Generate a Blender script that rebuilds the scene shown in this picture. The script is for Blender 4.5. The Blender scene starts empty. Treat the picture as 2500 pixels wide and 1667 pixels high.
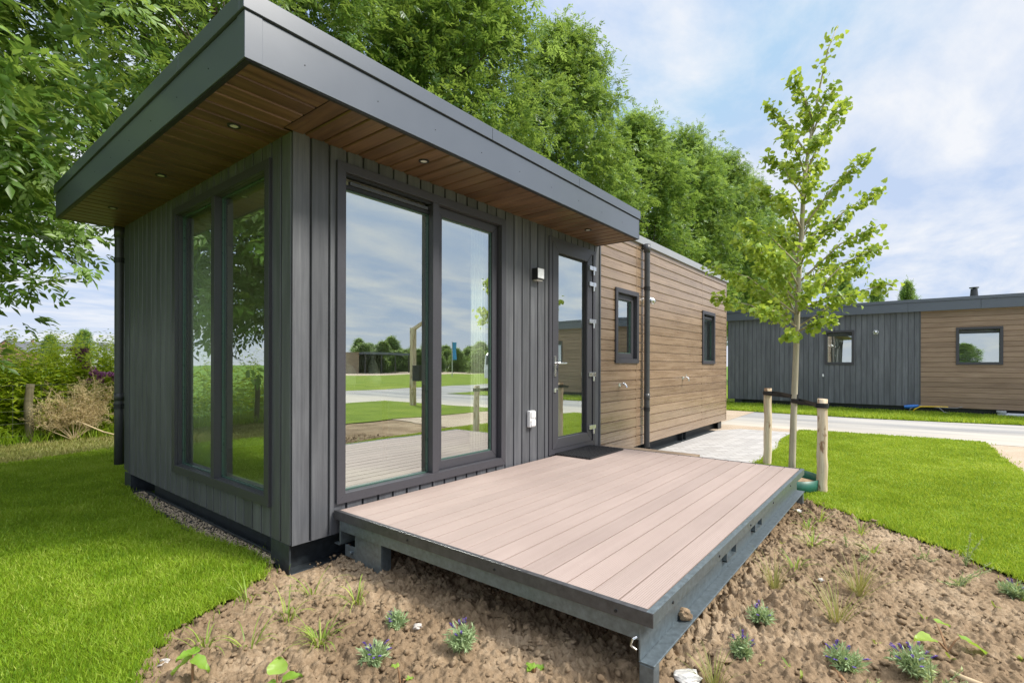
import bpy, bmesh, math, random
import numpy as np
from mathutils import Vector, Matrix
rng = np.random.default_rng(7)
random.seed(7)
S = bpy.context.scene
COL = S.collection
R = math.radians

# ------------------------------------------------------------------ camera constants (solved from the photograph)
CAM = np.array([-1.454, -2.767, 1.171]); YAW = R(38.59); ROL = R(.137); FPX = 1223.1; PX, PY = 1250, 890.1
_w = np.array([math.cos(YAW), math.sin(YAW), 0]); _r = np.array([math.sin(YAW), -math.cos(YAW), 0]); _u = np.array([0, 0, 1.])
_r2 = math.cos(ROL)*_r+math.sin(ROL)*_u; _u2 = -math.sin(ROL)*_r+math.cos(ROL)*_u
def ray(U, V): return _w+(U-PX)/FPX*_r2-(V-PY)/FPX*_u2
def at_depth(U, V, d): return CAM+d*ray(U, V)
def at_ground(U, V, z=0.):
    d = ray(U, V); return CAM+(z-CAM[2])/d[2]*d

# ------------------------------------------------------------------ node helpers
def newmat(name):
    m = bpy.data.materials.new(name); m.use_nodes = True
    nt = m.node_tree; nt.nodes.clear()
    return m, nt
def N(nt, t, **k):
    n = nt.nodes.new(t)
    for a, b in k.items():
        if a == 'ins':
            for i, v in b.items():
                s = n.inputs[i]
                if isinstance(v, bpy.types.NodeSocket): nt.links.new(v, s)
                else: s.default_value = v
        else: setattr(n, a, b)
    return n
def c4(c): return (c[0], c[1], c[2], 1)
def mixc(nt, f, a, b, mode='MIX'):
    n = N(nt, 'ShaderNodeMix', data_type='RGBA', blend_type=mode)
    for i, v in ((0, f), (6, a), (7, b)):
        if isinstance(v, bpy.types.NodeSocket): nt.links.new(v, n.inputs[i])
        else: n.inputs[i].default_value = c4(v) if i > 0 else v
    return n.outputs[2]
def ramp(nt, f, stops):
    n = N(nt, 'ShaderNodeValToRGB'); nt.links.new(f, n.inputs[0])
    e = n.color_ramp.elements
    while len(e) < len(stops): e.new(.5)
    for i, (p, c) in enumerate(stops):
        e[i].position = p; e[i].color = c4(c) if hasattr(c, '__len__') else (c, c, c, 1)
    return n.outputs[0]
def math_(nt, op, a, b=0.):
    n = N(nt, 'ShaderNodeMath', operation=op)
    for i, v in ((0, a), (1, b)):
        if isinstance(v, bpy.types.NodeSocket): nt.links.new(v, n.inputs[i])
        else: n.inputs[i].default_value = v
    return n.outputs[0]
def coords(nt, scale=(1, 1, 1)):
    g = N(nt, 'ShaderNodeNewGeometry')
    m = N(nt, 'ShaderNodeMapping'); nt.links.new(g.outputs['Position'], m.inputs[0])
    m.inputs['Scale'].default_value = scale
    return m.outputs[0]
def noise(nt, vec, scale, detail=4, rough=.6):
    n = N(nt, 'ShaderNodeTexNoise', ins={'Scale': scale, 'Detail': detail, 'Roughness': rough})
    nt.links.new(vec, n.inputs['Vector']); return n.outputs['Fac']
def principled(nt, color, rough=.5, metal=0., spec=.5, bump=None, bstr=.3, bdist=.01):
    b = N(nt, 'ShaderNodeBsdfPrincipled')
    for k, v in (('Base Color', color), ('Roughness', rough), ('Metallic', metal), ('Specular IOR Level', spec)):
        if isinstance(v, bpy.types.NodeSocket): nt.links.new(v, b.inputs[k])
        else: b.inputs[k].default_value = c4(v) if k == 'Base Color' else v
    if bump is not None:
        bp = N(nt, 'ShaderNodeBump', ins={'Strength': bstr, 'Distance': bdist}); nt.links.new(bump, bp.inputs['Height'])
        nt.links.new(bp.outputs[0], b.inputs['Normal'])
    return b
def out(nt, sh): 
    o = N(nt, 'ShaderNodeOutputMaterial'); nt.links.new(sh.outputs[0] if hasattr(sh, 'outputs') else sh, o.inputs[0])
def plain(name, col, rough=.5, metal=0., spec=.5, var=.12, nscale=30, bstr=.0, scl=(1, 1, 1), rv=.2):
    m, nt = newmat(name)
    f = noise(nt, coords(nt, scl), nscale)
    d = tuple(c*(1-var) for c in col); l = tuple(min(1, c*(1+var)) for c in col)
    c = ramp(nt, f, [(.3, d), (.7, l)])
    rr = math_(nt, 'ADD', math_(nt, 'MULTIPLY', f, rv), rough-rv/2)
    out(nt, principled(nt, c, rr, metal, spec, f if bstr else None, bstr, .003)); return m
def board_wood(name, cols, grain, idx, pitch, off, rough=.45, spec=.5, bstr=.25, knot=True, boardvar=.25):
    """grain axis 0/1/2, board index along axis idx"""
    m, nt = newmat(name)
    sc = [38., 38., 38.]; sc[grain] = 1.6
    g = N(nt, 'ShaderNodeNewGeometry'); sx = N(nt, 'ShaderNodeSeparateXYZ'); nt.links.new(g.outputs['Position'], sx.inputs[0])
    k = math_(nt, 'FLOOR', math_(nt, 'DIVIDE', math_(nt, 'SUBTRACT', sx.outputs[idx], off), pitch))
    wn = N(nt, 'ShaderNodeTexWhiteNoise', noise_dimensions='1D'); nt.links.new(k, wn.inputs['W'])
    mp = N(nt, 'ShaderNodeMapping'); nt.links.new(g.outputs['Position'], mp.inputs[0]); mp.inputs['Scale'].default_value = sc
    cb = N(nt, 'ShaderNodeCombineXYZ'); sh = math_(nt, 'MULTIPLY', wn.outputs[0], 37.)
    for i in range(3): nt.links.new(sh, cb.inputs[i])
    va = N(nt, 'ShaderNodeVectorMath', operation='ADD'); nt.links.new(mp.outputs[0], va.inputs[0]); nt.links.new(cb.outputs[0], va.inputs[1])
    f = noise(nt, va.outputs[0], 1.0, 6, .65)
    sc2 = [5., 5., 5.]; sc2[grain] = 1.3
    mp2 = N(nt, 'ShaderNodeMapping'); nt.links.new(g.outputs['Position'], mp2.inputs[0]); mp2.inputs['Scale'].default_value = sc2
    va2 = N(nt, 'ShaderNodeVectorMath', operation='ADD'); nt.links.new(mp2.outputs[0], va2.inputs[0]); nt.links.new(cb.outputs[0], va2.inputs[1])
    f2 = noise(nt, va2.outputs[0], 1.4, 4, .6)
    c = ramp(nt, math_(nt, 'ADD', math_(nt, 'MULTIPLY', f, .6), math_(nt, 'MULTIPLY', f2, .4)), [(.32, cols[0]), (.52, cols[1]), (.7, cols[2])])
    bv = math_(nt, 'ADD', math_(nt, 'MULTIPLY', wn.outputs[0], boardvar), 1-boardvar/2)
    cbv = N(nt, 'ShaderNodeCombineColor')
    for i in range(3): nt.links.new(bv, cbv.inputs[i])
    c = mixc(nt, 1., c, cbv.outputs[0], 'MULTIPLY')
    rr = math_(nt, 'ADD', math_(nt, 'MULTIPLY', f, .25), rough-.12)
    out(nt, principled(nt, c, rr, 0, spec, f, bstr, .002)); return m
def leafmat(name, c_dark, c_mid, c_light, trans=.35, rough=.45, spec=.35, big=.35):
    m, nt = newmat(name)
    a = N(nt, 'ShaderNodeAttribute', attribute_name='tint')
    f = noise(nt, coords(nt), big, 2)
    t = math_(nt, 'ADD', math_(nt, 'MULTIPLY', a.outputs['Fac'], .7), math_(nt, 'MULTIPLY', f, .3))
    c = ramp(nt, t, [(.12, c_dark), (.5, c_mid), (.88, c_light)])
    b = principled(nt, c, rough, 0, spec)
    tr = N(nt, 'ShaderNodeBsdfTranslucent'); 
    ct = mixc(nt, .45, c, (c_light[0]*1.5, c_light[1]*1.35, c_light[2]*.7)); nt.links.new(ct, tr.inputs[0])
    mx = N(nt, 'ShaderNodeMixShader', ins={0: trans}); nt.links.new(b.outputs[0], mx.inputs[1]); nt.links.new(tr.outputs[0], mx.inputs[2])
    out(nt, mx); return m

M = {}
M['clad'] = board_wood('grey_cladding', [(.06, .062, .07), (.098, .101, .111), (.148, .152, .163)], 2, 0, .1205, -.009, .5, .45, .5)
M['clad_side'] = board_wood('grey_cladding_side', [(.06, .062, .07), (.098, .101, .111), (.148, .152, .163)], 2, 1, .1205, .014, .5, .45, .5)
M['clad_far'] = board_wood('grey_cladding_far', [(.08, .086, .098), (.13, .138, .156), (.185, .193, .213)], 2, 1, .12, -2.935, .5, .4, .5)  # grey boards lightened to stand in for the sun this wall lacks
M['brown'] = board_wood('brown_cladding', [(.19, .124, .076), (.27, .186, .12), (.35, .25, .168)], 0, 2, .1205, .252, .28, 1., .25, boardvar=.2)
M['brown_far'] = board_wood('brown_cladding_far', [(.2, .132, .085), (.29, .2, .137), (.37, .266, .187)], 1, 2, .1205, .165, .45, .4, .25, boardvar=.2)  # brown boards lightened too, for the same missing sun
M['soffit'] = board_wood('soffit_wood', [(.057, .028, .0145), (.145, .079, .042), (.235, .138, .082)], 1, 0, .12, -.049, .42, .5, .25)
M['soffit_side'] = board_wood('soffit_wood_side', [(.057, .028, .0145), (.145, .079, .042), (.235, .138, .082)], 0, 1, .12, -.455, .42, .5, .25)
M['frame'] = plain('anthracite_frame', (.05, .049, .058), .42, 0, .5, .08, 60)
M['fascia'] = plain('fascia_metal', (.088, .103, .132), .3, 0, .8, .03, 4, rv=.05)
M['trim_dark'] = plain('dark_trim', (.02, .021, .023), .5, 0, .4)
M['corner'] = plain('corner_trim', (.07, .075, .085), .42, 0, .5, .1, 20)
M['pipe'] = plain('pipe_plastic', (.055, .057, .061), .38, 0, .5)
M['steel'] = plain('galvanised_steel', (.165, .2, .22), .42, .6, .5, .22, 40, .05)
M['chassis'] = plain('chassis_paint', (.03, .037, .043), .5, 0, .45, .35, 25, .1)
M['chrome'] = plain('brushed_metal', (.72, .72, .72), .28, 1., .5, .05)
M['white'] = plain('white_plastic', (.8, .8, .8), .35, 0, .5, .03)
M['rubber'] = plain('black_rubber', (.018, .018, .02), .55, 0, .4, .2)
M['strap'] = plain('black_strap', (.02, .021, .024), .6, 0, .3, .2)
M['decktrim'] = plain('deck_edge_trim', (.085, .085, .09), .4, .35, .5, .25, 25, .05, (1, 1, 1))
M['inner'] = plain('interior_wall', (.8, .79, .75), .8, 0, .2, .03)
M['innerfloor'] = plain('interior_floor', (.45, .4, .33), .5, 0, .4, .1, 5)
M['curtain'] = plain('curtain_cloth', (.88, .86, .76), .9, 0, .1, .06)
M['ceramic'] = plain('vase_ceramic', (.7, .68, .64), .4, 0, .5, .05)
M['table'] = plain('table_top_wood', (.3, .2, .12), .45, 0, .4, .2)
M['bitumen'] = plain('roof_bitumen', (.06, .062, .065), .9, 0, .2, .2, 10)
M['stepwood'] = board_wood('step_wood', [(.2, .13, .08), (.34, .25, .17), (.42, .33, .24)], 1, 0, .3, 3.5, .6, .3)
def stake_mat():
    m, nt = newmat('peeled_stake')
    f = noise(nt, coords(nt, (30, 30, 2.)), 1., 5, .6); k = noise(nt, coords(nt, (11, 11, 5)), 1., 3, .6)
    c = ramp(nt, f, [(.3, (.42, .31, .19)), (.5, (.64, .52, .37)), (.7, (.76, .67, .52))])
    c = mixc(nt, ramp(nt, k, [(.58, 0.), (.64, .85)]), c, (.24, .12, .055))
    out(nt, principled(nt, c, .75, 0, .2, f, .5, .003)); return m
M['stake'] = stake_mat()
M['grit'] = plain('sandy_grit', (.42, .345, .25), .95, 0, .1, .25, 40)
M['oldpost'] = board_wood('old_post', [(.1, .085, .05), (.2, .18, .11), (.3, .27, .18)], 2, 0, 5., 0., .85, .2, .6)
M['bark'] = board_wood('bark', [(.045, .037, .026), (.12, .1, .072), (.2, .175, .13)], 2, 0, 50., 0., .9, .2, 1.)
M['limebark'] = board_wood('lime_bark', [(.24, .2, .14), (.44, .39, .29), (.58, .53, .43)], 2, 0, 50., 0., .85, .2, 1.)
M['bluepipe'] = plain('green_ring', (.012, .1, .066), .4, 0, .5, .25, 12)
M['bead'] = plain('glazing_bead', (.05, .1, .08), .3, 0, .5)
M['wire'] = plain('fence_wire', (.2, .2, .18), .5, .8)
M['yellow'] = plain('yellow_cable', (.75, .5, .02), .4)
M['blue'] = plain('blue_plug', (.02, .16, .55), .4)
M['greycable'] = plain('grey_cable', (.2, .2, .22), .5)
M['pvc'] = plain('grey_pvc', (.42, .45, .5), .4)
M['redbrick'] = plain('red_brick', (.24, .14, .11), .85, 0, .2, .2, 3)
M['rooftile'] = plain('roof_tiles', (.1, .105, .12), .7, 0, .3, .2, 3)
M['render'] = plain('white_render', (.6, .6, .6), .8, 0, .2, .05, 2)
M['darkglass'] = plain('dark_glass', (.03, .04, .05), .08, 0, .6, .1)
M['vanpaint'] = plain('van_paint', (.75, .76, .77), .25, 0, .6, .02)
M['flag'] = plain('blue_flag', (.06, .33, .75), .7)
M['stone'] = plain('stone', (.5, .46, .42), .85, 0, .2, .25, 25, .3)
M['paper'] = plain('white_scrap', (.6, .58, .54), .8, 0, .2, .1, 30)
M['clod'] = plain('soil_clod', (.29, .208, .133), .95, 0, .1, .4, 30, .6)
M['root'] = plain('root_wood', (.27, .16, .085), .8, 0, .2, .25, 30)
M['stick'] = plain('peeled_stick', (.5, .38, .24), .7, 0, .2, .2, 20)
M['drystem'] = plain('dry_stem', (.6, .48, .3), .8, 0, .2, .2, 20)
M['ash'] = leafmat('ash_leaf', (.04, .1, .017), (.132, .25, .042), (.335, .475, .135), .42, .38, .5)
M['fartree'] = leafmat('far_leaf', (.06, .12, .03), (.1, .18, .04), (.17, .27, .07), .3)
M['lime'] = leafmat('lime_leaf', (.11, .2, .025), (.25, .39, .055), (.45, .55, .1), .45, .4, .4, 3)
M['grass'] = leafmat('grass_blade', (.11, .225, .012), (.27, .42, .024), (.51, .58, .12), .4, .5, .25, .8)
M['tuft'] = leafmat('sedge_blade', (.12, .2, .035), (.25, .37, .06), (.45, .5, .12), .35, .45, .35, 3)
M['drytuft'] = leafmat('dry_grass_blade', (.14, .17, .05), (.27, .29, .08), (.45, .4, .19), .3, .5, .3, 3)
M['lavleaf'] = leafmat('lavender_leaf', (.18, .27, .13), (.34, .45, .23), (.5, .6, .36), .25, .6, .2, 3)
M['lavflower'] = leafmat('lavender_flower', (.06, .035, .2), (.12, .07, .34), (.25, .17, .5), .2, .7, .2, 3)
M['broad'] = leafmat('broad_leaf', (.15, .3, .03), (.25, .43, .06), (.38, .52, .1), .4, .4, .4, 3)
M['silver'] = leafmat('silver_leaf', (.26, .34, .17), (.4, .48, .22), (.55, .6, .3), .3, .6, .2, 3)
M['weed'] = leafmat('weed_leaf', (.18, .28, .02), (.38, .52, .04), (.56, .66, .1), .55, .5, .3, 1.2)
M['purple'] = leafmat('purple_petal', (.16, .04, .17), (.3, .1, .33), (.58, .33, .6), .3, .6, .2, 3)
M['dryfleck'] = leafmat('dry_seed', (.36, .29, .13), (.55, .45, .24), (.72, .62, .38), .2, .7, .2, 3)

def deck_mat():
    m, nt = newmat('composite_decking')
    v = coords(nt, (1, 1, 1))
    sx = N(nt, 'ShaderNodeSeparateXYZ'); nt.links.new(v, sx.inputs[0])
    k = math_(nt, 'FLOOR', math_(nt, 'DIVIDE', math_(nt, 'ADD', sx.outputs[1], 2.016), .117))
    wn = N(nt, 'ShaderNodeTexWhiteNoise', noise_dimensions='1D'); nt.links.new(k, wn.inputs['W'])
    f = noise(nt, coords(nt, (1.2, 25, 1)), 1., 5)
    f2 = noise(nt, coords(nt), 1.1, 3)
    base = ramp(nt, math_(nt, 'ADD', math_(nt, 'MULTIPLY', f, .4), math_(nt, 'MULTIPLY', f2, .6)), [(.3, (.295, .226, .198)), (.7, (.39, .305, .271))])
    bv = math_(nt, 'ADD', math_(nt, 'MULTIPLY', wn.outputs[0], .12), .94)
    cb = N(nt, 'ShaderNodeCombineColor')
    for i in range(3): nt.links.new(bv, cb.inputs[i])
    base = mixc(nt, 1., base, cb.outputs[0], 'MULTIPLY')
    # muddy smears with shapes of their own
    mud = ramp(nt, noise(nt, coords(nt), 5.5, 6, .7), [(.66, 0.), (.74, .35)])
    base = mixc(nt, mud, base, (.37, .29, .23))
    gro = N(nt, 'ShaderNodeMath', operation='SINE'); nt.links.new(math_(nt, 'MULTIPLY', sx.outputs[1], 2*math.pi/.0095), gro.inputs[0])
    out(nt, principled(nt, base, .55, 0, .4, gro.outputs[0], .35, .0012)); return m
M['deck'] = deck_mat()
def glass_mat():
    m, nt = newmat('window_glass')
    tr = N(nt, 'ShaderNodeBsdfTransparent', ins={0: (.9, 1., .88, 1)}); clear = N(nt, 'ShaderNodeBsdfTransparent', ins={0: (1, 1, 1, 1)})
    gl = N(nt, 'ShaderNodeBsdfGlossy', ins={'Color': (.93, .99, .96, 1), 'Roughness': 0.0})
    wv = N(nt, 'ShaderNodeBump', ins={'Strength': .06, 'Distance': .02}); nt.links.new(noise(nt, coords(nt), 1.6, 1), wv.inputs['Height']); nt.links.new(wv.outputs[0], gl.inputs['Normal'])
    fr = N(nt, 'ShaderNodeFresnel', ins={'IOR': 1.5})
    f = math_(nt, 'MINIMUM', math_(nt, 'ADD', math_(nt, 'MULTIPLY', fr.outputs[0], .2), .6), .95)
    mx = N(nt, 'ShaderNodeMixShader'); nt.links.new(f, mx.inputs[0]); nt.links.new(tr.outputs[0], mx.inputs[1]); nt.links.new(gl.outputs[0], mx.inputs[2])
    # the reflective coating is on the face of the pane: inside the pane light passes straight out
    g = N(nt, 'ShaderNodeNewGeometry'); m2 = N(nt, 'ShaderNodeMixShader'); nt.links.new(g.outputs['Backfacing'], m2.inputs[0]); nt.links.new(mx.outputs[0], m2.inputs[1]); nt.links.new(clear.outputs[0], m2.inputs[2])
    out(nt, m2); return m
M['glass'] = glass_mat()
def soil_mat():
    m, nt = newmat('garden_soil')
    v = coords(nt)
    f = noise(nt, v, 1.3, 3); g = noise(nt, v, 50., 6, .75); h = noise(nt, v, 9., 4, .6)
    t = math_(nt, 'ADD', math_(nt, 'ADD', math_(nt, 'MULTIPLY', f, .45), math_(nt, 'MULTIPLY', g, .35)), math_(nt, 'MULTIPLY', h, .2))
    c = ramp(nt, t, [(.35, (.112, .075, .044)), (.5, (.255, .182, .113)), (.65, (.43, .33, .225))])
    out(nt, principled(nt, c, .95, 0, .12, g, .6, .013)); return m
M['soil'] = soil_mat()
def lawn_mat(name, a, b, c):
    m, nt = newmat(name); v = coords(nt)
    f = noise(nt, v, .9, 4); g = noise(nt, v, 90., 3, .7)
    t = math_(nt, 'ADD', math_(nt, 'MULTIPLY', f, .55), math_(nt, 'MULTIPLY', g, .45))
    out(nt, principled(nt, ramp(nt, t, [(.35, a), (.5, b), (.66, c)]), .9, 0, .1, g, .6, .02)); return m
M['lawn'] = lawn_mat('lawn_ground', (.095, .145, .012), (.155, .225, .018), (.24, .275, .04))
M['field'] = lawn_mat('field_ground', (.07, .13, .02), (.11, .19, .03), (.17, .24, .05))
M['drystrip'] = lawn_mat('dry_cut_grass', (.12, .15, .03), (.23, .24, .08), (.36, .31, .16))
M['sand'] = lawn_mat('sandy_ground', (.36, .28, .2), (.46, .37, .28), (.55, .46, .36))
def road_mat():
    m, nt = newmat('road_surface')
    f = noise(nt, coords(nt, (1.6, .16, 1)), 1.1, 5, .62); g = noise(nt, coords(nt), 30., 4, .7)
    t = math_(nt, 'ADD', math_(nt, 'MULTIPLY', f, .8), math_(nt, 'MULTIPLY', g, .2))
    c = ramp(nt, t, [(.34, (.19, .19, .195)), (.5, (.3, .295, .29)), (.64, (.42, .4, .37))])
    sx = N(nt, 'ShaderNodeSeparateXYZ'); nt.links.new(coords(nt), sx.inputs[0])
    d = math_(nt, 'ADD', math_(nt, 'MULTIPLY', sx.outputs[0], -.42), math_(nt, 'ADD', math_(nt, 'MULTIPLY', noise(nt, coords(nt, (1, .3, 1)), 1.2, 5), 1.6), 3.85))
    c = mixc(nt, math_(nt, 'MINIMUM', math_(nt, 'MAXIMUM', d, 0.), .85), c, (.5, .45, .375))
    out(nt, principled(nt, c, .85, 0, .2, g, .2, .004)); return m
M['road'] = road_mat()
def paving_mat():
    m, nt = newmat('paving_bricks')
    v = coords(nt)
    mp = N(nt, 'ShaderNodeMapping'); nt.links.new(v, mp.inputs[0]); mp.inputs['Rotation'].default_value = (0, 0, R(45))
    br = N(nt, 'ShaderNodeTexBrick', ins={'Color1': (.33, .325, .325, 1), 'Color2': (.46, .455, .45, 1), 'Mortar': (.2, .19, .18, 1), 'Scale': 1., 'Mortar Size': .006, 'Brick Width': .21, 'Row Height': .105})
    nt.links.new(mp.outputs[0], br.inputs['Vector'])
    f = noise(nt, v, 4., 4)
    c = mixc(nt, math_(nt, 'MULTIPLY', f, .35), br.outputs[0], (.5, .45, .39))
    out(nt, principled(nt, c, .8, 0, .3, br.outputs['Fac'], -.4, .006)); return m
M['paving'] = paving_mat()

# ------------------------------------------------------------------ mesh helpers
def wloc(o):
    v = Vector((0, 0, 0))
    while o is not None: v += o.location; o = o.parent
    return v
def tag(o, label=None, cat=None, group=None, kind=None):
    if label: o['label'] = label
    if cat: o['category'] = cat
    if group: o['group'] = group
    if kind: o['kind'] = kind
    return o
def thing(name, loc, label, cat, group=None):
    o = bpy.data.objects.new(name, None); COL.objects.link(o); o.location = loc; o.empty_display_size = .1
    return tag(o, label, cat, group)
class MB:
    def __init__(s, frame=None): s.v = []; s.f = []; s.fr = frame
    def pt(s, a, b, c):
        if s.fr is None: return (a, b, c)
        O, U, Nn = s.fr; return (O[0]+a*U[0]+b*Nn[0], O[1]+a*U[1]+b*Nn[1], O[2]+c)
    def quad(s, *p):
        i = len(s.v); s.v += [s.pt(*q) for q in p]; s.f.append(tuple(range(i, i+len(p)))); return s
    def box(s, x0, y0, z0, x1, y1, z1):
        i = len(s.v)
        s.v += [s.pt(x, y, z) for z in (z0, z1) for x, y in ((x0, y0), (x1, y0), (x1, y1), (x0, y1))]
        for q in ((3, 2, 1, 0), (4, 5, 6, 7), (0, 1, 5, 4), (1, 2, 6, 5), (2, 3, 7, 6), (3, 0, 4, 7)): s.f.append(tuple(i+k for k in q))
        return s
    def prism(s, poly, h0, h1, ax):
        """extrude a polygon given in the two axes other than ax"""
        i = len(s.v); n = len(poly)
        for h in (h0, h1):
            for a, b in poly:
                p = [a, b]; p.insert(ax, h); s.v.append(s.pt(*p))
        s.f.append(tuple(range(i+n-1, i-1, -1))); s.f.append(tuple(range(i+n, i+2*n)))
        for k in range(n): s.f.append((i+k, i+(k+1) % n, i+n+(k+1) % n, i+n+k))
        return s
    def tube(s, path, rad, n=8, caps=True):
        P = [Vector(p) for p in path]; rad = rad if hasattr(rad, '__len__') else [rad]*len(P)
        i0 = len(s.v); pn = None
        for k, p in enumerate(P):
            t = (P[min(k+1, len(P)-1)]-P[max(k-1, 0)]).normalized()
            if pn is None: pn = t.orthogonal().normalized()
            pn = (pn-t*pn.dot(t)); pn = pn.normalized() if pn.length > 1e-6 else t.orthogonal().normalized()
            bn = t.cross(pn)
            for j in range(n):
                a = 2*math.pi*j/n; q = p+(pn*math.cos(a)+bn*math.sin(a))*rad[k]
                s.v.append(s.pt(*q))
        for k in range(len(P)-1):
            for j in range(n):
                a = i0+k*n+j; b = i0+k*n+(j+1) % n; s.f.append((a, b, b+n, a+n))
        if caps:
            s.f.append(tuple(i0+j for j in range(n-1, -1, -1))); e = i0+(len(P)-1)*n; s.f.append(tuple(e+j for j in range(n)))
        return s
    def lathe(s, c, prof, n=20):
        i0 = len(s.v)
        for r, z in prof:
            for j in range(n):
                a = 2*math.pi*j/n; s.v.append(s.pt(c[0]+r*math.cos(a), c[1]+r*math.sin(a), c[2]+z))
        for k in range(len(prof)-1):
            for j in range(n):
                a = i0+k*n+j; b = i0+k*n+(j+1) % n; s.f.append((a, b, b+n, a+n))
        s.f.append(tuple(i0+j for j in range(n-1, -1, -1))); e = i0+(len(prof)-1)*n; s.f.append(tuple(e+j for j in range(n)))
        return s
    def build(s, name, mat, parent=None, bevel=0., smooth=False, fix=True, label=None, weld=False):
        me = bpy.data.meshes.new(name)
        o = bpy.data.objects.new(name, me); COL.objects.link(o)
        off = Vector((0, 0, 0))
        if parent is not None: o.parent = parent; off = wloc(parent)
        me.from_pydata([(v[0]-off.x, v[1]-off.y, v[2]-off.z) for v in s.v], [], s.f); me.validate()
        if fix:
            b = bmesh.new(); b.from_mesh(me); bmesh.ops.recalc_face_normals(b, faces=b.faces); b.to_mesh(me); b.free()
        if weld:
            b = bmesh.new(); b.from_mesh(me); bmesh.ops.remove_doubles(b, verts=b.verts, dist=.0005); bmesh.ops.recalc_face_normals(b, faces=b.faces); b.to_mesh(me); b.free()
        me.materials.append(mat)
        if smooth:
            me.polygons.foreach_set('use_smooth', [True]*len(me.polygons))
        if bevel:
            m = o.modifiers.new('bevel', 'BEVEL'); m.width = bevel; m.segments = 2; m.limit_method = 'ANGLE'; m.angle_limit = R(40)
        if label: o['label'] = label
        return o
def npmesh(name, V, F, mat, parent=None, tint=None, smooth=False):
    """V (n,3) world coords, F (m,k) int array"""
    me = bpy.data.meshes.new(name)
    V = np.asarray(V, np.float32)
    if parent is not None: V = V-np.array(wloc(parent), np.float32)
    m, k = F.shape
    me.vertices.add(len(V)); me.vertices.foreach_set('co', V.ravel())
    me.loops.add(m*k); me.loops.foreach_set('vertex_index', F.astype(np.int32).ravel())
    me.polygons.add(m); me.polygons.foreach_set('loop_start', np.arange(0, m*k, k, dtype=np.int32))
    if smooth: me.polygons.foreach_set('use_smooth', np.ones(m, bool))
    me.update(calc_edges=True)
    if tint is not None:
        a = me.attributes.new('tint', 'FLOAT', 'POINT'); a.data.foreach_set('value', np.asarray(tint, np.float32))
    me.materials.append(mat)
    o = bpy.data.objects.new(name, me); COL.objects.link(o)
    if parent is not None: o.parent = parent
    return o
def nrm(a): return a/np.maximum(np.linalg.norm(a, axis=-1, keepdims=True), 1e-9)
def leaves(P, D, Nn, L, W, fold=.25, shape='diamond'):
    """leaf blades: base P, direction D, normal Nn, length L, width W -> verts, faces(tri), per-leaf vertex count"""
    D = nrm(D); Sd = nrm(np.cross(D, Nn)); Nn = np.cross(Sd, D)
    L = np.asarray(L).reshape(-1, 1)*np.ones((len(P), 1)); W = np.asarray(W).reshape(-1, 1)*np.ones((len(P), 1))
    if shape == 'diamond':
        pts = [P, P+D*L*.45+Sd*W*.5+Nn*W*fold, P+D*L, P+D*L*.45-Sd*W*.5+Nn*W*fold]
        tri = [(0, 1, 2), (0, 2, 3)]
    elif shape == 'lance':
        dr = -np.array([0, 0, 1.])
        pts = [P, P+D*L*.3+Sd*W*.5+Nn*W*fold, P+D*L*.3-Sd*W*.5+Nn*W*fold, P+D*L*.65+Sd*W*.42+Nn*W*fold*.8+dr*L*.06, P+D*L*.65-Sd*W*.42+Nn*W*fold*.8+dr*L*.06, P+D*L+dr*L*.2, P+D*L*.32, P+D*L*.66+dr*L*.05]
        tri = [(0, 1, 6), (0, 6, 2), (1, 3, 7), (1, 7, 6), (6, 7, 4), (6, 4, 2), (3, 5, 7), (7, 5, 4)]
    else:  # heart
        pts = [P+D*L*.08, P+D*L*0+Sd*W*.22, P+D*L*.2+Sd*W*.5+Nn*W*fold, P+D*L*.55+Sd*W*.42+Nn*W*fold, P+D*L-Nn*L*.12, P+D*L*.55-Sd*W*.42+Nn*W*fold, P+D*L*.2-Sd*W*.5+Nn*W*fold, P+D*L*0-Sd*W*.22, P+D*L*.5]
        tri = [(0, 1, 8), (1, 2, 8), (2, 3, 8), (3, 4, 8), (4, 5, 8), (5, 6, 8), (6, 7, 8), (7, 0, 8)]
    k = len(pts); n = len(P)
    V = np.stack(pts, 1).reshape(-1, 3)
    F = (np.arange(n)[:, None, None]*k+np.array(tri)[None]).reshape(-1, 3)
    return V, F, k
def cat_mesh(parts):
    Vs, Fs, T, o = [], [], [], 0
    for V, F, t in parts: Vs.append(V); Fs.append(F+o); T.append(t); o += len(V)
    return np.concatenate(Vs), np.concatenate(Fs), np.concatenate(T)
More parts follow.
